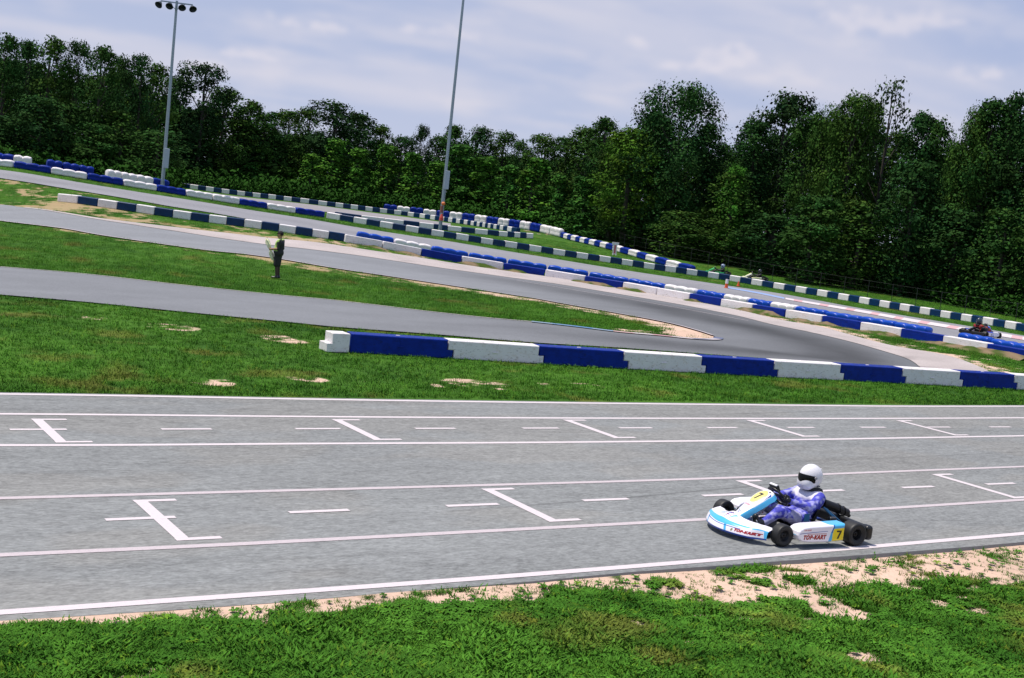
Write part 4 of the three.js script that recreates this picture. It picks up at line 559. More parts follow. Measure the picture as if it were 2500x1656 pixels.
lawn('strip_grass', 'mown grass strip between the start straight and the near row', tuft(2, 9, 0.06, 0.16), 45000, (r) => { const x = 2 + 46 * Math.pow(r(), 1.1), z = -20.15 - 16 * Math.pow(r(), 1.25); if (maskAt(x, z, 0) > 0.2 || sandAt(x, z) > r()) return null; return [x, z, 1, 1]; }, (x, z) => ground(x, z) - 0.016, 12);
lawn('infield_grass', 'mown grass of the infield around the tracks', tuft(3, 9, 0.08, 0.3), 60000, (r) => { const d = 34 + 66 * Math.pow(r(), 1.3), X = (r() - 0.5) * 0.92 * d, x = 0.539 * d + 0.842 * X, z = -0.842 * d + 0.539 * X; if (z > -30 || maskAt(x, z, 0) > 0.2 || sandAt(x, z) > r()) return null; return [x, z, 1, 1]; }, (x, z) => ground(x, z) - 0.018, 13);
// ---------------------------------------------------------------- karts and their drivers (local frame: x forward, y up, z right; origin on the ground under the rear axle)
const rubber = M(0.012, 0.012, 0.012, 0.55), blackPla = M(0.010, 0.011, 0.012, 0.35), chrome = M(0.6, 0.6, 0.6, 0.3, { metalness: 0.9 }), rimMat = M(0.03, 0.03, 0.032, 0.4, { metalness: 0.6 });
function tyreGeo(R, w) { const r = 0.07, h = w / 2, P = [[r, -h * 0.78], [R * 0.72, -h], [R * 0.9, -h * 0.96], [R * 0.975, -h * 0.82], [R, -h * 0.6], [R * 1.003, 0], [R, h * 0.6], [R * 0.975, h * 0.82], [R * 0.9, h * 0.96], [R * 0.72, h], [r, h * 0.78], [r, -h * 0.78]]; return new THREE.LatheGeometry(P.map(([a, b]) => new THREE.Vector2(a, b)), 40).rotateX(Math.PI / 2); }
function rimGeo(w) { const h = w / 2, P = [[0.012, -h * 0.5], [0.03, -h * 0.55], [0.035, -h * 0.2], [0.055, -h * 0.25], [0.062, -h * 0.75], [0.074, -h * 0.8], [0.074, h * 0.8], [0.062, h * 0.75], [0.055, h * 0.25], [0.035, h * 0.2], [0.03, h * 0.55], [0.012, h * 0.5]]; return new THREE.LatheGeometry(P.map(([a, b]) => new THREE.Vector2(a, b)), 28).rotateX(Math.PI / 2); }
function surf(nu, nv, f) { // grid surface, f(u, v) -> [x, y, z, s, t]
  const pos = [], uv = [], idx = []; for (let j = 0; j <= nv; j++) for (let i = 0; i <= nu; i++) { const p = f(i / nu, j / nv); pos.push(p[0], p[1], p[2]); uv.push(p[3] ?? i / nu, p[4] ?? j / nv); }
  for (let j = 0; j < nv; j++) for (let i = 0; i < nu; i++) { const a = j * (nu + 1) + i; idx.push(a, a + 1, a + nu + 1, a + 1, a + nu + 2, a + nu + 1); }
  const g = new THREE.BufferGeometry(); g.setAttribute('position', new THREE.Float32BufferAttribute(pos, 3)); g.setAttribute('uv', new THREE.Float32BufferAttribute(uv, 2)); g.setIndex(idx); g.computeVertexNormals(); return g;
}
const pw = (pts, t) => { for (let i = 1; i < pts.length; i++) if (t <= pts[i][0] || i === pts.length - 1) { const u = clamp((t - pts[i - 1][0]) / (pts[i][0] - pts[i - 1][0])); return pts[i - 1].slice(1).map((v, k) => lerp(v, pts[i][k + 1], u)); } };
function letter(c, text, x, y, size, fill, o = {}) { c.save(); c.translate(x, y); c.transform(1, 0, o.skew ?? -0.18, 1, 0, 0); c.font = `900 ${size}px sans-serif`; c.textAlign = 'center'; c.textBaseline = 'middle'; if (o.line) { c.lineWidth = o.line; c.strokeStyle = o.lineColour ?? fill; c.lineJoin = 'round'; c.strokeText(text, 0, 0); } c.fillStyle = fill; c.fillText(text, 0, 0); c.restore(); }
const poly2 = (c, fill, pts) => { c.fillStyle = fill; c.beginPath(); pts.forEach(([x, y], i) => i ? c.lineTo(x, y) : c.moveTo(x, y)); c.closePath(); c.fill(); };
function makeKart(P) {
  const g = group('racing_kart');
  const coat = (t) => new THREE.MeshPhysicalMaterial({ map: t, roughness: 0.32, clearcoat: 0.5, clearcoatRoughness: 0.2, side: THREE.DoubleSide });
  const noseT = canvasTex(1024, 256, (c, w, h) => {
    c.fillStyle = P.body; c.fillRect(0, 0, w, h);
    poly2(c, P.band, [[0, 104], [w * 0.3, 92], [w * 0.5, 96], [w * 0.7, 100], [w, 108], [w, 122], [w * 0.72, 140], [w * 0.5, 150], [w * 0.28, 140], [0, 122]]);
    for (const x of [0.2, 0.58]) poly2(c, P.band, [[w * x, 120], [w * (x + 0.035), 120], [w * (x + 0.075), 250], [w * (x + 0.045), 250]]);
    poly2(c, P.trim, [[w * 0.2, 150], [w * 0.5, 158], [w * 0.8, 150], [w * 0.8, 158], [w * 0.5, 166], [w * 0.2, 158]]);
    poly2(c, P.band, [[w * 0.975, 124], [w, 112], [w, 240], [w * 0.985, 240]]); poly2(c, P.band, [[0, 110], [w * 0.05, 140], [w * 0.03, 240], [0, 240]]);
    for (let k = 0; k < 5; k++) poly2(c, k % 2 ? P.trim : P.band, [[w * (0.3 + k * 0.07), 20], [w * (0.33 + k * 0.07), 16], [w * (0.29 + k * 0.07), 92], [w * (0.285 + k * 0.07), 90]]);
    c.fillStyle = P.trim; c.fillRect(0, 226, w, 30);
    if (P.text) { letter(c, P.text, w * 0.855, 182, 50, '#a01018', { line: 5, lineColour: '#a01018' }); c.strokeStyle = '#a82028'; c.lineWidth = 4; c.strokeRect(w * 0.49, 28, w * 0.07, 34); }
    c.fillStyle = '#8d8a5a'; c.beginPath(); c.ellipse(w * 0.71, 190, 12, 22, 0.2, 0, 7); c.fill();
  });
  mesh('front_bumper_fairing', surf(48, 22, (u, v) => {
    const t = 1 - 2 * u, z = t * 0.55, q = Math.abs(t), front = 1.60 - 0.24 * t * t - 0.09 * sstep(0.8, 1, q);
    const [dx, y] = pw([[0, 0, 0.062], [0.1, 0.006, 0.08], [0.34, -0.012, 0.13], [0.5, -0.035, 0.168], [0.62, -0.075, 0.19], [0.8, -0.15, 0.207], [1, -0.24, 0.222]], v); const e = 1 - 0.45 * sstep(0.6, 1, q), hump = 0.05 * Math.exp(-((t / 0.22) ** 2)) * sstep(0.5, 0.85, v);
    return [front + dx * e, 0.062 + (y - 0.062) * (1 - 0.18 * sstep(0.85, 1, q)) + hump - 0.03 * v * sstep(0.3, 0.75, q) * (1 - q), z * (1 - 0.06 * v), u, v];
  }), coat(noseT), g);
  mesh('front_bumper_mount', merge([tube([[1.05, 0.09, -0.22], [1.3, 0.1, -0.24], [1.42, 0.1, -0.1], [1.42, 0.1, 0.1], [1.3, 0.1, 0.24], [1.05, 0.09, 0.22]], 0.011), tube([[1.1, 0.17, -0.2], [1.3, 0.18, -0.22], [1.34, 0.18, 0], [1.3, 0.18, 0.22], [1.1, 0.17, 0.2]], 0.009)]), chrome, g);
  const panelT = canvasTex(256, 512, (c, w, h) => {
    c.fillStyle = P.body; c.fillRect(0, 0, w, h);
    poly2(c, P.band, [[0, 0], [w * 0.09, 0], [w * 0.1, h * 0.5], [w * 0.22, h * 0.78], [w * 0.36, h], [0, h]]); poly2(c, P.band, [[w, 0], [w * 0.91, 0], [w * 0.9, h * 0.5], [w * 0.78, h * 0.78], [w * 0.64, h], [w, h]]);
    poly2(c, P.trim, [[w * 0.3, h * 0.66], [w * 0.45, h * 0.74], [w * 0.5, h * 0.8], [w * 0.55, h * 0.74], [w * 0.7, h * 0.66], [w * 0.56, h * 0.7], [w * 0.5, h * 0.75], [w * 0.44, h * 0.7]]);
    poly2(c, P.trim, [[w * 0.88, h * 0.3], [w * 0.9, h * 0.12], [w * 0.8, h * 0.06], [w * 0.86, h * 0.18]]); poly2(c, P.trim, [[w * 0.12, h * 0.3], [w * 0.1, h * 0.12], [w * 0.2, h * 0.06], [w * 0.14, h * 0.18]]);
    c.fillStyle = P.plate2 ?? P.plate; c.beginPath(); c.ellipse(w * 0.5, h * 0.25, w * 0.31, h * 0.2, 0, 0, 7); c.fill();  // front plate in a paler yellow: sun glare painted into its colour
    letter(c, P.number, w * 0.5, h * 0.26, 128, '#141414', { skew: 0 }); if (P.text) letter(c, P.text, w * 0.5, h * 0.52, 30, '#b03040');
    c.fillStyle = '#101010'; c.fillRect(w * 0.66, h * 0.035, w * 0.1, h * 0.035);
  });
  mesh('front_panel', surf(18, 26, (u, v) => {
    const t = 1 - 2 * u, [w] = pw([[0, 0.055], [0.12, 0.085], [0.4, 0.115], [0.7, 0.15], [0.88, 0.155], [0.97, 0.13], [1, 0.11]], v), [x, y] = pw([[0, 1.43, 0.185], [0.2, 1.33, 0.25], [0.5, 1.17, 0.37], [0.8, 1.0, 0.485], [1, 0.885, 0.535]], v), q = Math.abs(t), d = 0.045 * t * t + 0.05 * sstep(0.8, 1, q);
    return [x - 0.5 * d, y - 0.86 * d, t * w, u, v];
  }), coat(panelT), g);
  mesh('panel_bracket', merge([cyl([1.18, 0.09, -0.04], [0.98, 0.44, -0.03], 0.009), cyl([1.18, 0.09, 0.04], [0.98, 0.44, 0.03], 0.009)]), chrome, g);
  for (const s of [-1, 1]) {
    const podT = canvasTex(768, 256, (c, w, h) => {
      if (s > 0) { c.translate(w, 0); c.scale(-1, 1); }
      c.fillStyle = P.body; c.fillRect(0, 0, w, h); poly2(c, P.band, [[w * 0.3, 0], [w, 0], [w, 18], [w * 0.72, 18], [w * 0.5, 8]]); poly2(c, P.band, [[0, 60], [w * 0.012, 60], [w * 0.02, 200], [0, 200]]);
      poly2(c, P.band, [[w * 0.74, 16], [w * 0.69, 110], [w * 0.64, 256], [w, 256], [w, 16]]); poly2(c, P.trim, [[w * 0.745, 16], [w * 0.765, 16], [w * 0.715, 120], [w * 0.695, 118]]); poly2(c, P.band, [[w * 0.1, 246], [w, 234], [w, 256], [0, 256]]); poly2(c, P.trim, [[w * 0.05, 120], [w * 0.3, 104], [w * 0.62, 92], [w * 0.62, 98], [w * 0.3, 112], [w * 0.05, 128]]);
      poly2(c, P.plate, [[w * 0.745, 66], [w * 0.985, 52], [w * 0.985, 226], [w * 0.725, 236], [w * 0.725, 130]]);
      c.save(); if (s > 0) { c.translate(w * 0.86 * 2, 0); c.scale(-1, 1); } letter(c, P.number, w * 0.86, 146, 150, '#101010', { skew: 0 }); c.restore();
      if (P.text) { c.save(); if (s > 0) { c.translate(w * 0.36 * 2, 0); c.scale(-1, 1); } letter(c, P.text, w * 0.36, 172, 76, '#9c1018', { line: 5, lineColour: '#9c1018' }); c.fillStyle = '#9c1018'; c.fillRect(w * 0.2, 124, w * 0.4, 8); letter(c, P.text, w * 0.2, 78, 26, '#b84048'); c.restore(); }
    });
    const sh = new THREE.Shape(); [[0.24, 0.075], [0.5, 0.06], [0.78, 0.062], [0.86, 0.075], [0.91, 0.105], [0.93, 0.145], [0.925, 0.185], [0.9, 0.215], [0.86, 0.235], [0.78, 0.247], [0.6, 0.253], [0.24, 0.268]].forEach(([x, y], i) => i ? sh.lineTo(x, y) : sh.moveTo(x, y)); sh.closePath();
    const eg = new THREE.ExtrudeGeometry(sh, { depth: 0.13, bevelEnabled: true, bevelThickness: 0.04, bevelSize: 0.028, bevelOffset: -0.02, bevelSegments: 4 }); eg.translate(0, 0.012, s < 0 ? -0.665 : 0.535);
    const p = eg.attributes.position, u = eg.attributes.uv; for (let i = 0; i < p.count; i++) u.setXY(i, s < 0 ? (0.95 - p.getX(i)) / 0.73 : (p.getX(i) - 0.22) / 0.73, (p.getY(i) - 0.057) / 0.235);
    mesh('side_pod', eg, coat(podT), g);
  }
  const fr = M(...P.frame, 0.35, { clearcoat: 0.4 });
  mesh('chassis_frame', merge([-1, 1].flatMap((s) => [tube([[-0.2, 0.09, s * 0.3], [0.1, 0.075, s * 0.31], [0.5, 0.06, s * 0.33], [0.85, 0.06, s * 0.24], [1.12, 0.075, s * 0.17], [1.24, 0.09, s * 0.12]], 0.016), tube([[0.86, 0.062, s * 0.26], [1.04, 0.09, s * 0.4], [1.06, 0.12, s * 0.46]], 0.016), tube([[0.3, 0.07, s * 0.32], [0.34, 0.1, s * 0.55], [0.8, 0.1, s * 0.55], [0.84, 0.07, s * 0.3]], 0.011)]).concat([tube([[-0.2, 0.09, -0.3], [-0.22, 0.09, 0.3]], 0.015, 4), tube([[0.62, 0.06, -0.31], [0.62, 0.06, 0.31]], 0.014, 4), tube([[1.24, 0.09, -0.12], [1.24, 0.09, 0.12]], 0.014, 4), cyl([0, 0.142, -0.6], [0, 0.142, 0.6], 0.02)])), fr, g);
  mesh('seat_stay', merge([cyl([0.17, 0.36, -0.2], [-0.07, 0.16, -0.27], 0.011), cyl([0.14, 0.35, -0.2], [-0.12, 0.16, -0.27], 0.011), cyl([0.17, 0.36, 0.2], [-0.07, 0.16, 0.27], 0.011)]), M(...P.stay, 0.3, { metalness: 0.3 }), g);
  mesh('floor_tray', box(0.98, 0.045, 0, 0.72, 0.008, 0.5), blackPla, g);
  mesh('pedals', merge([tube([[1.12, 0.06, -0.2], [1.17, 0.2, -0.2], [1.17, 0.22, -0.13]], 0.008), tube([[1.12, 0.06, 0.2], [1.17, 0.2, 0.2], [1.17, 0.22, 0.13]], 0.008)]), chrome, g);
  mesh('fuel_tank', box(0.84, 0.12, 0, 0.2, 0.14, 0.14, 0.03), M(0.12, 0.13, 0.14, 0.5), g);
  const sw = mesh('steering_wheel', merge([new THREE.TorusGeometry(0.145, 0.015, 10, 40), box(0, 0, -0.012, 0.26, 0.05, 0.02, 0.008), box(0, -0.06, -0.012, 0.05, 0.12, 0.02, 0.008)]).rotateY(Math.PI / 2).rotateZ(-0.78).translate(0.735, 0.455, 0), blackPla, g);
  mesh('display', box(0, 0, 0, 0.05, 0.09, 0.15, 0.012).rotateZ(-0.5).translate(0.8, 0.56, 0), blackPla, sw); mesh('display_rim', box(0, 0, 0, 0.03, 0.012, 0.14, 0.004).rotateZ(-0.5).translate(0.825, 0.603, 0), M(0.7, 0.7, 0.72, 0.4), sw);
  mesh('steering_column', merge([cyl([0.75, 0.44, 0], [1.14, 0.1, 0], 0.011), cyl([1.02, 0.12, -0.44], [1.1, 0.1, 0], 0.007), cyl([1.02, 0.12, 0.44], [1.1, 0.1, 0], 0.007)]), chrome, g);
  mesh('seat', surf(22, 26, (u, v) => {
    const a = 2 * u - 1, [x, y, nx, ny, w] = pw([[0, 0.66, 0.12, 0.2, 0.98, 0.17], [0.25, 0.5, 0.075, 0.1, 1, 0.19], [0.5, 0.3, 0.06, 0.35, 0.94, 0.2], [0.66, 0.19, 0.11, 0.8, 0.6, 0.205], [0.85, 0.12, 0.28, 0.96, 0.25, 0.2], [1, 0.075, 0.42, 0.97, 0.22, 0.165]], v), q = Math.abs(a), l = 0.17 * q ** 3 * (1 - 0.5 * Math.abs(v - 0.6)); return [x + nx * l, y + ny * l, a * w];
  }), M(0.008, 0.009, 0.01, 0.5), g);
  mesh('rear_bumper', merge([box(-0.22, 0.16, 0, 0.08, 0.14, 1.12, 0.035), box(-0.215, 0.15, -0.58, 0.11, 0.18, 0.15, 0.04), box(-0.215, 0.15, 0.58, 0.11, 0.18, 0.15, 0.04)]), blackPla, g);
  mesh('engine', merge([box(0.2, 0.2, 0.36, 0.24, 0.2, 0.18, 0.03), cyl([0.16, 0.28, 0.36], [0.12, 0.44, 0.36], 0.075, 0.075, 18), ...[0, 1, 2, 3].map((k) => cyl([0.155 - k * 0.009, 0.3 + k * 0.035, 0.36], [0.152 - k * 0.009, 0.312 + k * 0.035, 0.36], 0.1, 0.1, 18)), box(0.33, 0.36, 0.36, 0.22, 0.14, 0.15, 0.04)]), M(0.02, 0.02, 0.022, 0.45, { metalness: 0.4 }), g);
  const ex = mesh('exhaust', merge([tube([[0.1, 0.28, 0.33], [-0.02, 0.3, 0.3], [-0.05, 0.35, 0.1], [0.02, 0.36, -0.02]], 0.024), cyl([0.05, 0.37, -0.04], [-0.2, 0.3, -0.05], 0.062, 0.058, 18), cyl([-0.2, 0.3, -0.05], [-0.36, 0.245, -0.05], 0.056, 0.05, 18), cyl([-0.36, 0.245, -0.05], [-0.4, 0.2, -0.05], 0.024)]), M(0.018, 0.018, 0.02, 0.4, { metalness: 0.5 }), g);
  mesh('clamp', merge([new THREE.TorusGeometry(0.062, 0.008, 8, 22).rotateY(Math.PI / 2).translate(-0.2, 0.3, -0.05), new THREE.TorusGeometry(0.058, 0.007, 8, 22).rotateY(Math.PI / 2).translate(-0.29, 0.27, -0.05)]), M(0.05, 0.05, 0.05, 0.3, { metalness: 0.8 }), ex);
  mesh('brake_assembly', merge([cyl([0.02, 0.142, -0.26], [0.04, 0.142, -0.26], 0.09, 0.09, 22).rotateY(0), box(0.06, 0.22, -0.26, 0.1, 0.07, 0.06, 0.015)]), M(0.12, 0.12, 0.12, 0.35, { metalness: 0.7 }), g);
  mesh('chassis_sticker', box(0.44, 0.24, -0.235, 0.085, 0.1, 0.006, 0.002).rotateY(0).translate(0, 0, 0), M(...P.stay, 0.4), g);
  const ft = tyreGeo(0.131, 0.14), fr2 = rimGeo(0.14), rt = tyreGeo(0.142, 0.205), rr2 = rimGeo(0.205);
  for (const [x, z, tg, rg, R, st] of [[1.06, -0.555, ft, fr2, 0.131, 0.06], [1.085, 0.585, ft, fr2, 0.131, 0.06], [0, -0.585, rt, rr2, 0.142, 0], [0, 0.585, rt, rr2, 0.142, 0]]) { const w = group('wheel', g); mesh('tyre', tg, rubber, w); mesh('rim', rg, rimMat, w); w.position.set(x, R - 0.001, z); w.rotation.y = st; }
  return g;
}
function gloveGeo(side) { // right or left glove closed round the wheel rim; palm outside, fingers over and under
  const s = side, w = [0.735, 0.455, s * 0.145], f = (x, y, z) => {
    let d = bone(x, y, z, [0.665, 0.432, s * 0.17], [0.715, 0.45, s * 0.168], 0.03, 0.033);
    for (let k = 0; k < 4; k++) { const o = (k - 1.5) * 0.019, bx = 0.727 + o * 0.35, by = 0.462 - o * 0.85, L = [1, 1.08, 1, 0.82][k]; const a = [bx - 0.012, by + 0.004, s * 0.172], b = [bx + 0.026 * L, by + 0.022 * L, s * 0.158], c = [bx + 0.026 * L, by + 0.012 * L, s * (0.158 - 0.032 * L)], e = [bx + 0.004, by - 0.004, s * 0.119]; d = smin(d, Math.min(bone(x, y, z, a, b, 0.0105, 0.0095), bone(x, y, z, b, c, 0.0095, 0.009), bone(x, y, z, c, e, 0.009, 0.008)), 0.006); }
    return smin(d, Math.min(bone(x, y, z, [0.69, 0.452, s * 0.15], [0.715, 0.468, s * 0.127], 0.013, 0.011), bone(x, y, z, [0.715, 0.468, s * 0.127], [0.74, 0.47, s * 0.118], 0.011, 0.009)), 0.008);
  };
  return nets(f, [0.61, 0.36, Math.min(s * 0.07, s * 0.23)], [0.81, 0.54, Math.max(s * 0.07, s * 0.23)], 0.004);
}
const GLOVES = [-1, 1].map(gloveGeo);
function makeDriver(P) {
  const g = group('person'), B = [], add = (a, b, ra, rb) => B.push([a, b, ra, rb]);
  const sdf = (x, y, z) => {
    let d = bone(x, y, z, [0.37, 0.17, -0.06], [0.37, 0.17, 0.06], 0.12, 0.12);
    d = smin(d, bone(x, y, z, [0.36, 0.17, 0], [0.26, 0.4, 0], 0.135, 0.14), 0.08); d = smin(d, bone(x, y, z, [0.25, 0.41, -0.1], [0.25, 0.41, 0.1], 0.115, 0.115), 0.07); d = smin(d, bone(x, y, z, [0.235, 0.475, -0.15], [0.235, 0.475, 0.15], 0.07, 0.07), 0.06); d = smin(d, bone(x, y, z, [0.23, 0.5, 0], [0.235, 0.57, 0], 0.065, 0.06), 0.04);
    for (const s of [-1, 1]) {
      d = smin(d, smin(bone(x, y, z, [0.24, 0.475, s * 0.195], [0.455, 0.385, s * 0.285], 0.068, 0.056), bone(x, y, z, [0.455, 0.385, s * 0.285], [0.672, 0.433, s * 0.172], 0.056, 0.036), 0.03), 0.035);
      d = smin(d, smin(bone(x, y, z, [0.4, 0.16, s * 0.1], [0.835, 0.315, s * 0.19], 0.098, 0.07), bone(x, y, z, [0.835, 0.315, s * 0.19], [1.085, 0.145, s * 0.17], 0.07, 0.045), 0.03), 0.05);
    }
    return d + 0.004 * Math.sin(x * 60 + y * 38 + z * 22) * Math.sin(y * 71 - z * 44);   // creased cloth
  };
  const colour = (x, y, z) => {
    const n = fbm(x * 24 + 4, (y + z * 0.7) * 24, 3), foldShade = fbm(x * 40, (y - z) * 40 + 3, 2); let c = mix3(P.suit, P.suit2, sstep(0.47, 0.66, n) * 0.8); c = c.map((v) => v * (0.7 + 0.6 * foldShade));  // light and dark of cloth folds painted in as random tone
    if (P.yoke && y > 0.43 && x < 0.42 && Math.abs(z) < 0.19) c = mix3(c, P.yoke, sstep(0.43, 0.455, y) * (x > 0.2 ? 1 : 0.6));
    if (P.under && x > 0.5 && y < 0.27 - (x - 0.85) * 0.28 && Math.abs(z) < 0.235) c = mix3(P.under, c, 0.25);
    return c;
  };
  mesh('body', nets(sdf, [0.08, 0.0, -0.38], [1.16, 0.66, 0.38], 0.013, colour), M(1, 1, 1, 0.7, { vertexColors: true, sheen: 0.2 }), g);
  [-1, 1].forEach((s, i) => {
    mesh('glove', GLOVES[i], blackPla, g);
    mesh('boot', nets((x, y, z) => smin(smin(bone(x, y, z, [1.075, 0.165, s * 0.17], [1.1, 0.13, s * 0.17], 0.052, 0.05), bone(x, y, z, [1.1, 0.115, s * 0.17], [1.135, 0.16, s * 0.165], 0.042, 0.042), 0.03), bone(x, y, z, [1.135, 0.16, s * 0.165], [1.165, 0.25, s * 0.16], 0.043, 0.036), 0.03), [1.0, 0.04, s * 0.17 - 0.09], [1.23, 0.32, s * 0.17 + 0.09], 0.01), blackPla, g);
  });
  mesh('neck_brace', new THREE.TorusGeometry(0.098, 0.036, 12, 30).rotateX(Math.PI / 2).scale(1.12, 0.9, 1).rotateZ(0.16).translate(0.225, 0.548, 0), M(0.012, 0.012, 0.013, 0.8), g);
  const hx = 0.262, hy = 0.7, shell = (x, y, z) => { const dx = x - hx, dy = y - hy; let d = (Math.hypot(dx / 0.158, dy / 0.162, z / 0.132) - 1) * 0.135; d = smin(d, bone(x, y, z, [hx + 0.075, hy - 0.085, -0.035], [hx + 0.075, hy - 0.085, 0.035], 0.078, 0.078), 0.05); d = Math.max(d, -(dy + 0.152)); return d; };
  const he = mesh('helmet', nets(shell, [hx - 0.2, hy - 0.2, -0.17], [hx + 0.21, hy + 0.2, 0.17], 0.009), M(...P.helmet, 0.25, { clearcoat: 0.6 }), g);
  mesh('visor', surf(30, 12, (u, v) => { const a = (u - 0.5) * 2.75, e = lerp(-0.30, 0.30 - 0.09 * Math.abs(2 * u - 1) ** 2, v), k = 1.045 + 0.03 * Math.exp(-a * a) * (1 - v); return [hx + 0.158 * k * Math.cos(a) * Math.cos(e), hy - 0.005 + 0.162 * k * Math.sin(e), 0.132 * k * Math.sin(a) * Math.cos(e)]; }), M(0.004, 0.005, 0.006, 0.25, { specularIntensity: 0.5 }), he);
  mesh('chin_vent', merge([-1, 0, 1].flatMap((k) => [box(hx + 0.147, hy - 0.1, k * 0.035, 0.016, 0.012, 0.026, 0.004)])), M(0.35, 0.36, 0.4, 0.5), he);
  mesh('helmet_mark', merge([-1, 1].map((s) => box(0, 0, 0, 0.045, 0.016, 0.004, 0.001).rotateY(s * 0.35).translate(hx - 0.045, hy - 0.095, s * 0.113))), M(0.05, 0.06, 0.09, 0.5), he);
  mesh('visor_pivot', merge([-1, 1].map((s) => cyl([hx + 0.03, hy + 0.01, s * 0.128], [hx + 0.03, hy + 0.01, s * 0.142], 0.02, 0.017, 14))), M(0.3, 0.3, 0.32, 0.4), he);
  mesh('rear_vent', merge([box(hx - 0.12, hy + 0.1, 0, 0.05, 0.012, 0.05, 0.005)]), M(...P.helmet, 0.4), he);
  return g;
}
const stand = (o, x, z, turn, y = null) => { o.position.set(x, (y ?? ground(x, z)) , z); o.rotation.y = turn; return o; };
{
  const K = [
    [{ body: '#f0edf4', band: '#4bb4e6', trim: '#12409c', plate: '#f0d61c', plate2: '#efe07c', number: '7', text: 'TOP-KART', frame: [0.01, 0.03, 0.2], stay: [0.03, 0.16, 0.32] }, { suit: [0.05, 0.055, 0.45], suit2: [0.42, 0.42, 0.72], yoke: [0.66, 0.64, 0.74], under: [0.42, 0.42, 0.52], helmet: [0.78, 0.77, 0.8] }, 11.929, -10.988, 174.2 * Math.PI / 180, 0.012, 'white and light blue kart number 7 with yellow plates on the start straight', 'kart driver in blue and white suit and white helmet'],
    [{ body: '#e8e8f4', band: '#2a55d8', trim: '#1030a0', plate: '#d8d8ec', number: '4', frame: [0.2, 0.02, 0.02], stay: [0.3, 0.02, 0.02] }, { suit: [0.30, 0.012, 0.012], suit2: [0.02, 0.008, 0.008], helmet: [0.012, 0.03, 0.045] }, 49.55, -37.95, 0.06, 0.03, 'small red and white kart on the back straight at right', 'kart driver in red and black suit and dark helmet'],
    [{ body: '#10a850', band: '#0c8a44', trim: '#0a5c30', plate: '#18b858', number: '2', frame: [0.01, 0.05, 0.02], stay: [0.02, 0.1, 0.05] }, { suit: [0.012, 0.012, 0.014], suit2: [0.02, 0.05, 0.03], helmet: [0.24, 0.3, 0.42] }, 61.2, -68.4, 2.6, 0, 'green kart half hidden behind the back straight row', 'kart driver in black suit and grey blue helmet'],
    [{ body: '#d9dba0', band: '#e8e8e0', trim: '#60a070', plate: '#e6e08c', number: '9', frame: [0.02, 0.02, 0.02], stay: [0.1, 0.1, 0.1] }, { suit: [0.012, 0.012, 0.012], suit2: [0.014, 0.018, 0.014], helmet: [0.012, 0.013, 0.013] }, 63.4, -66.9, 2.6, 0, 'pale yellow kart half hidden behind the back straight row', 'kart driver all in black behind the back straight row'],
  ];
  for (const [kp, dp, x, z, t, y, kl, dl] of K) { const yy = y + ground(x, z); tag(stand(makeKart(kp), x, z, t, yy), kl, 'kart', 'karts'); tag(stand(makeDriver(dp), x, z, t, yy), dl, 'person', 'drivers'); }
}
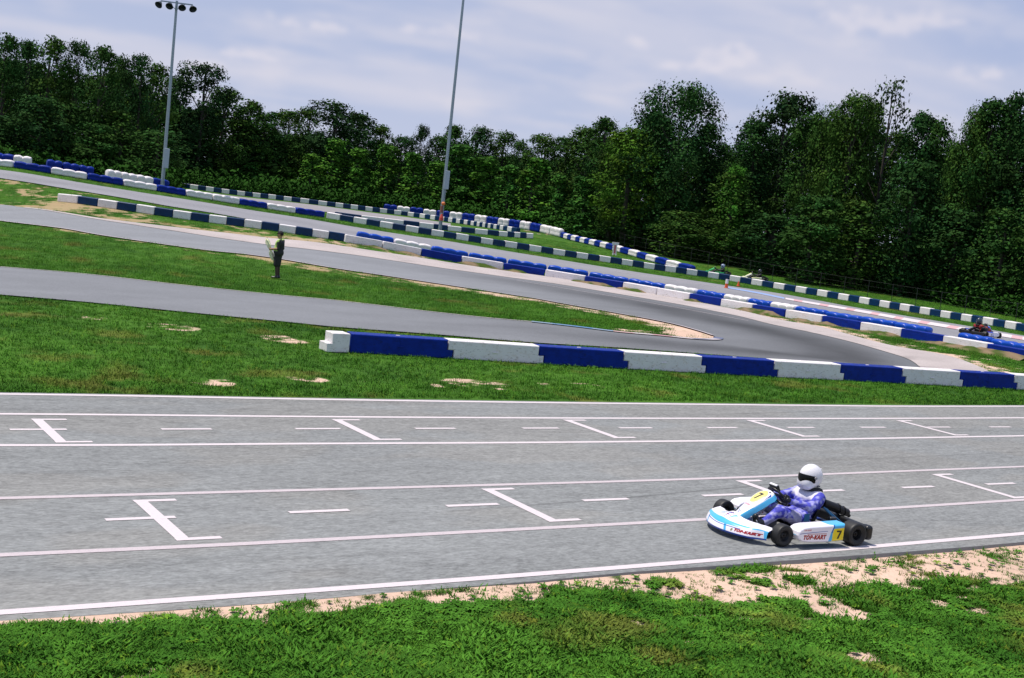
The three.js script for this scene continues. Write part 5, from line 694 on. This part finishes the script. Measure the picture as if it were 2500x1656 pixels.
{ // the marshal on the infield grass, turned to the left, a furled yellow flag in the hands (x forward, z right)
  const g = group('person');
  const sdf = (x, y, z) => {
    let d = bone(x, y, z, [0, 0.96, -0.08], [0, 0.96, 0.08], 0.15, 0.15); d = smin(d, bone(x, y, z, [0.03, 1.06, 0], [-0.005, 1.3, 0], 0.175, 0.165), 0.08); d = smin(d, bone(x, y, z, [-0.01, 1.34, -0.13], [-0.01, 1.34, 0.13], 0.115, 0.115), 0.06); d = smin(d, bone(x, y, z, [-0.01, 1.44, 0], [0, 1.54, 0], 0.062, 0.055), 0.05);
    for (const s of [-1, 1]) {
      const el = [-0.05, 1.13, s * 0.27], ha = [0.27, s < 0 ? 1.09 : 1.06, s * 0.13]; d = smin(d, smin(bone(x, y, z, [-0.04, 1.42, s * 0.21], el, 0.068, 0.05), bone(x, y, z, el, ha, 0.046, 0.03), 0.02), 0.03);
      const shorts = bone(x, y, z, [0.01, 0.93, s * 0.09], [0.03, 0.54, s * 0.1], 0.115, 0.105); d = smin(d, Math.min(shorts, smin(bone(x, y, z, [0.02, 0.6, s * 0.1], [0.02, 0.48, s * 0.1], 0.066, 0.062), bone(x, y, z, [0.01, 0.48, s * 0.1], [-0.02, 0.09, s * 0.11], 0.062, 0.042), 0.02)), 0.02);
    }
    d = smin(d, bone(x, y, z, [0.02, 1.62, 0], [0.0, 1.68, 0], 0.088, 0.1), 0.03); d = smin(d, bone(x, y, z, [0.06, 1.57, 0], [0.075, 1.56, 0], 0.05, 0.045), 0.03);
    return d;
  };
  const head = (x, y, z) => { let d = (Math.hypot((x - 0.005) / 0.1, (y - 1.665) / 0.118, z / 0.078) - 1) * 0.08; d = smin(d, bone(x, y, z, [0.05, 1.575, 0], [0.07, 1.57, 0], 0.045, 0.04), 0.04); d = smin(d, bone(x, y, z, [0.1, 1.66, 0], [0.118, 1.635, 0], 0.012, 0.016), 0.012); for (const s of [-1, 1]) d = smin(d, bone(x, y, z, [-0.01, 1.675, s * 0.08], [-0.005, 1.64, s * 0.082], 0.018, 0.014), 0.008); d = Math.max(d, -bone(x, y, z, [0.098, 1.605, -0.02], [0.098, 1.605, 0.02], 0.006, 0.006)); return smin(d, bone(x, y, z, [-0.01, 1.46, 0], [0, 1.58, 0], 0.06, 0.055), 0.02); };
  const skin = [0.34, 0.19, 0.12], black = [0.012, 0.014, 0.014], lime = [0.42, 0.62, 0.17];
  const colour = (x, y, z) => { if (y > 1.5) return skin; if (y < 0.44) return [0.06, 0.036, 0.025]; if (y < 0.98) return black; if (y < 1.2 && bone(x, y, z, [-0.05, 1.13, -0.27], [0.27, 1.09, -0.13], 0.06, 0.045) * bone(x, y, z, [-0.05, 1.13, 0.27], [0.27, 1.06, 0.13], 0.06, 0.045) < 0 && x > -0.02) return skin; return x > -0.01 && y > 1.04 && Math.abs(z) < 0.24 ? lime : y > 1.38 && x > -0.07 ? lime : black; };
  mesh('body', merge2([nets((x, y, z) => Math.min(sdf(x, y, z)), [-0.25, 0.04, -0.36], [0.36, 1.52, 0.36], 0.014, colour), nets(head, [-0.14, 1.5, -0.13], [0.16, 1.82, 0.13], 0.008, () => skin)]), M(1, 1, 1, 0.75, { vertexColors: true }), g);
  function merge2(l) { return mergeGeometries(l.map((q) => q.toNonIndexed())); }
  for (const s of [-1, 1]) {
    mesh('shoe', nets((x, y, z) => Math.max(smin(bone(x, y, z, [-0.05, 0.06, s * 0.11], [0.14, 0.045, s * 0.125], 0.05, 0.042), bone(x, y, z, [-0.02, 0.1, s * 0.11], [-0.02, 0.13, s * 0.11], 0.048, 0.045), 0.03), -y), [-0.14, -0.02, s * 0.115 - 0.09], [0.23, 0.2, s * 0.115 + 0.09], 0.012), blackPla, g);
    const hz = s * 0.125, hy = s < 0 ? 1.09 : 1.06; mesh('hand', nets((x, y, z) => { let d = bone(x, y, z, [0.265, hy, hz], [0.315, hy, hz * 0.8], 0.028, 0.03); for (let k = 0; k < 4; k++) { const yy = hy + 0.028 - k * 0.018, L = [0.95, 1.05, 1, 0.8][k]; d = smin(d, Math.min(bone(x, y, z, [0.325, yy, hz * 0.9], [0.36, yy, hz * 0.7], 0.009, 0.0085), bone(x, y, z, [0.36, yy, hz * 0.7], [0.35, yy - 0.003, hz * 0.7 - s * 0.035 * L], 0.0085, 0.008), bone(x, y, z, [0.35, yy - 0.003, hz * 0.7 - s * 0.035 * L], [0.325, yy - 0.004, hz * 0.7 - s * 0.034 * L], 0.008, 0.0075)), 0.005); } return smin(d, Math.min(bone(x, y, z, [0.285, hy + 0.02, hz * 0.8], [0.31, hy + 0.045, hz * 0.55], 0.012, 0.01), bone(x, y, z, [0.31, hy + 0.045, hz * 0.55], [0.335, hy + 0.045, hz * 0.4], 0.01, 0.008)), 0.008); }, [0.2, hy - 0.08, hz - 0.09], [0.42, hy + 0.09, hz + 0.09], 0.005), M(...skin, 0.7), g);
  }
  mesh('cap', merge([new THREE.SphereGeometry(0.112, 20, 12, 0, 6.2832, 0, 1.5).scale(1, 0.95, 0.86).translate(0.002, 1.69, 0), new THREE.CylinderGeometry(0.085, 0.085, 0.012, 20, 1, false, 0, Math.PI).scale(0.85, 1, 1.35).rotateZ(-0.12).translate(0.075, 1.705, 0)]), M(0.014, 0.014, 0.016, 0.85), g);
  mesh('sunglasses', merge([box(0.098, 1.678, -0.035, 0.012, 0.034, 0.055, 0.005), box(0.098, 1.678, 0.035, 0.012, 0.034, 0.055, 0.005), box(0.045, 1.685, -0.082, 0.11, 0.012, 0.005), box(0.045, 1.685, 0.082, 0.11, 0.012, 0.005)]), M(0.01, 0.015, 0.03, 0.1), g);
  mesh('hair', new THREE.SphereGeometry(0.104, 16, 12, 0, 6.2832, 1.1, 1.0).scale(0.9, 1.05, 0.82).translate(-0.025, 1.675, 0), M(0.02, 0.012, 0.008, 0.9), g);
  stand(g, 17.83, -44.46, Math.atan2(0.539, -0.842) - 0.15); tag(g, 'marshal in dark clothes, lime top and black cap on the infield grass', 'person');
  const f = group('marshal_flag'); mesh('stick', cyl([0.505, 1.5, -0.035], [0.175, 0.62, -0.02], 0.009), M(0.3, 0.22, 0.12, 0.7), f);
  const cloth = surf(26, 34, (u, v) => { const a = u * 6.2832, [rx] = pw([[0, 0.03], [0.08, 0.075], [0.3, 0.09], [0.47, 0.05], [0.52, 0.032], [0.6, 0.075], [0.85, 0.085], [1, 0.03]], v), k = 1 + 0.28 * Math.sin(a * 3 + v * 9) + 0.12 * Math.sin(a * 5 - v * 17), x = lerp(0.5, 0.19, v), y = lerp(1.46, 0.66, v); return [x + Math.cos(a) * rx * k, y + Math.cos(a) * rx * 0.2, -0.03 + Math.sin(a) * rx * 0.7 * k]; });
  mesh('furled_cloth', cloth, M(0.88, 0.84, 0.55, 0.85), f);
  stand(f, 17.83, -44.46, g.rotation.y); tag(f, 'furled pale yellow flag held slanting by the marshal', 'flag');
}
{ // small things by the back straight
  const s = group('sign_board'), w = M(0.72, 0.68, 0.7, 0.6), r = M(0.5, 0.12, 0.13, 0.6); mesh('board', box(0, 0.86, 0, 0.52, 0.2, 0.04, 0.01), w, s); mesh('panel', box(0, 0.42, -0.004, 0.3, 0.7, 0.03, 0.008), w, s); mesh('red_stripe', box(0, 0.44, 0.013, 0.14, 0.62, 0.006), r, s); for (const q of [-1, 1]) mesh('foot', box(q * 0.12, 0.035, 0, 0.05, 0.08, 0.3, 0.01), w, s);
  stand(s, 56.75, -75.87, -0.5); tag(s, 'white board sign with a red stripe on the grass before the curving row', 'sign');
  const c = group('marker_post'), o = M(0.62, 0.09, 0.02, 0.6); mesh('base', cyl([0, 0, 0], [0, 0.05, 0], 0.17, 0.15, 18), o, c); mesh('lower_sleeve', cyl([0, 0.05, 0], [0, 0.3, 0], 0.1, 0.09, 18), o, c); mesh('upper_sleeve', cyl([0, 0.3, 0], [0, 0.56, 0], 0.092, 0.085, 18), M(0.72, 0.7, 0.68, 0.6), c);
  stand(c, 52.02, -57.94, 0); tag(c, 'orange and white marker post at the edge of the back straight', 'marker');
  const k = group('traffic_cone'); mesh('base', box(0, 0.015, 0, 0.26, 0.03, 0.26, 0.01), o, k); mesh('cone', cyl([0, 0.03, 0], [0, 0.32, 0], 0.1, 0.03, 18), o, k); stand(k, 55.4, -60.6, 0.4); tag(k, 'small orange cone on the grass behind the marker post', 'cone');
}
renderer.render(scene, camera);
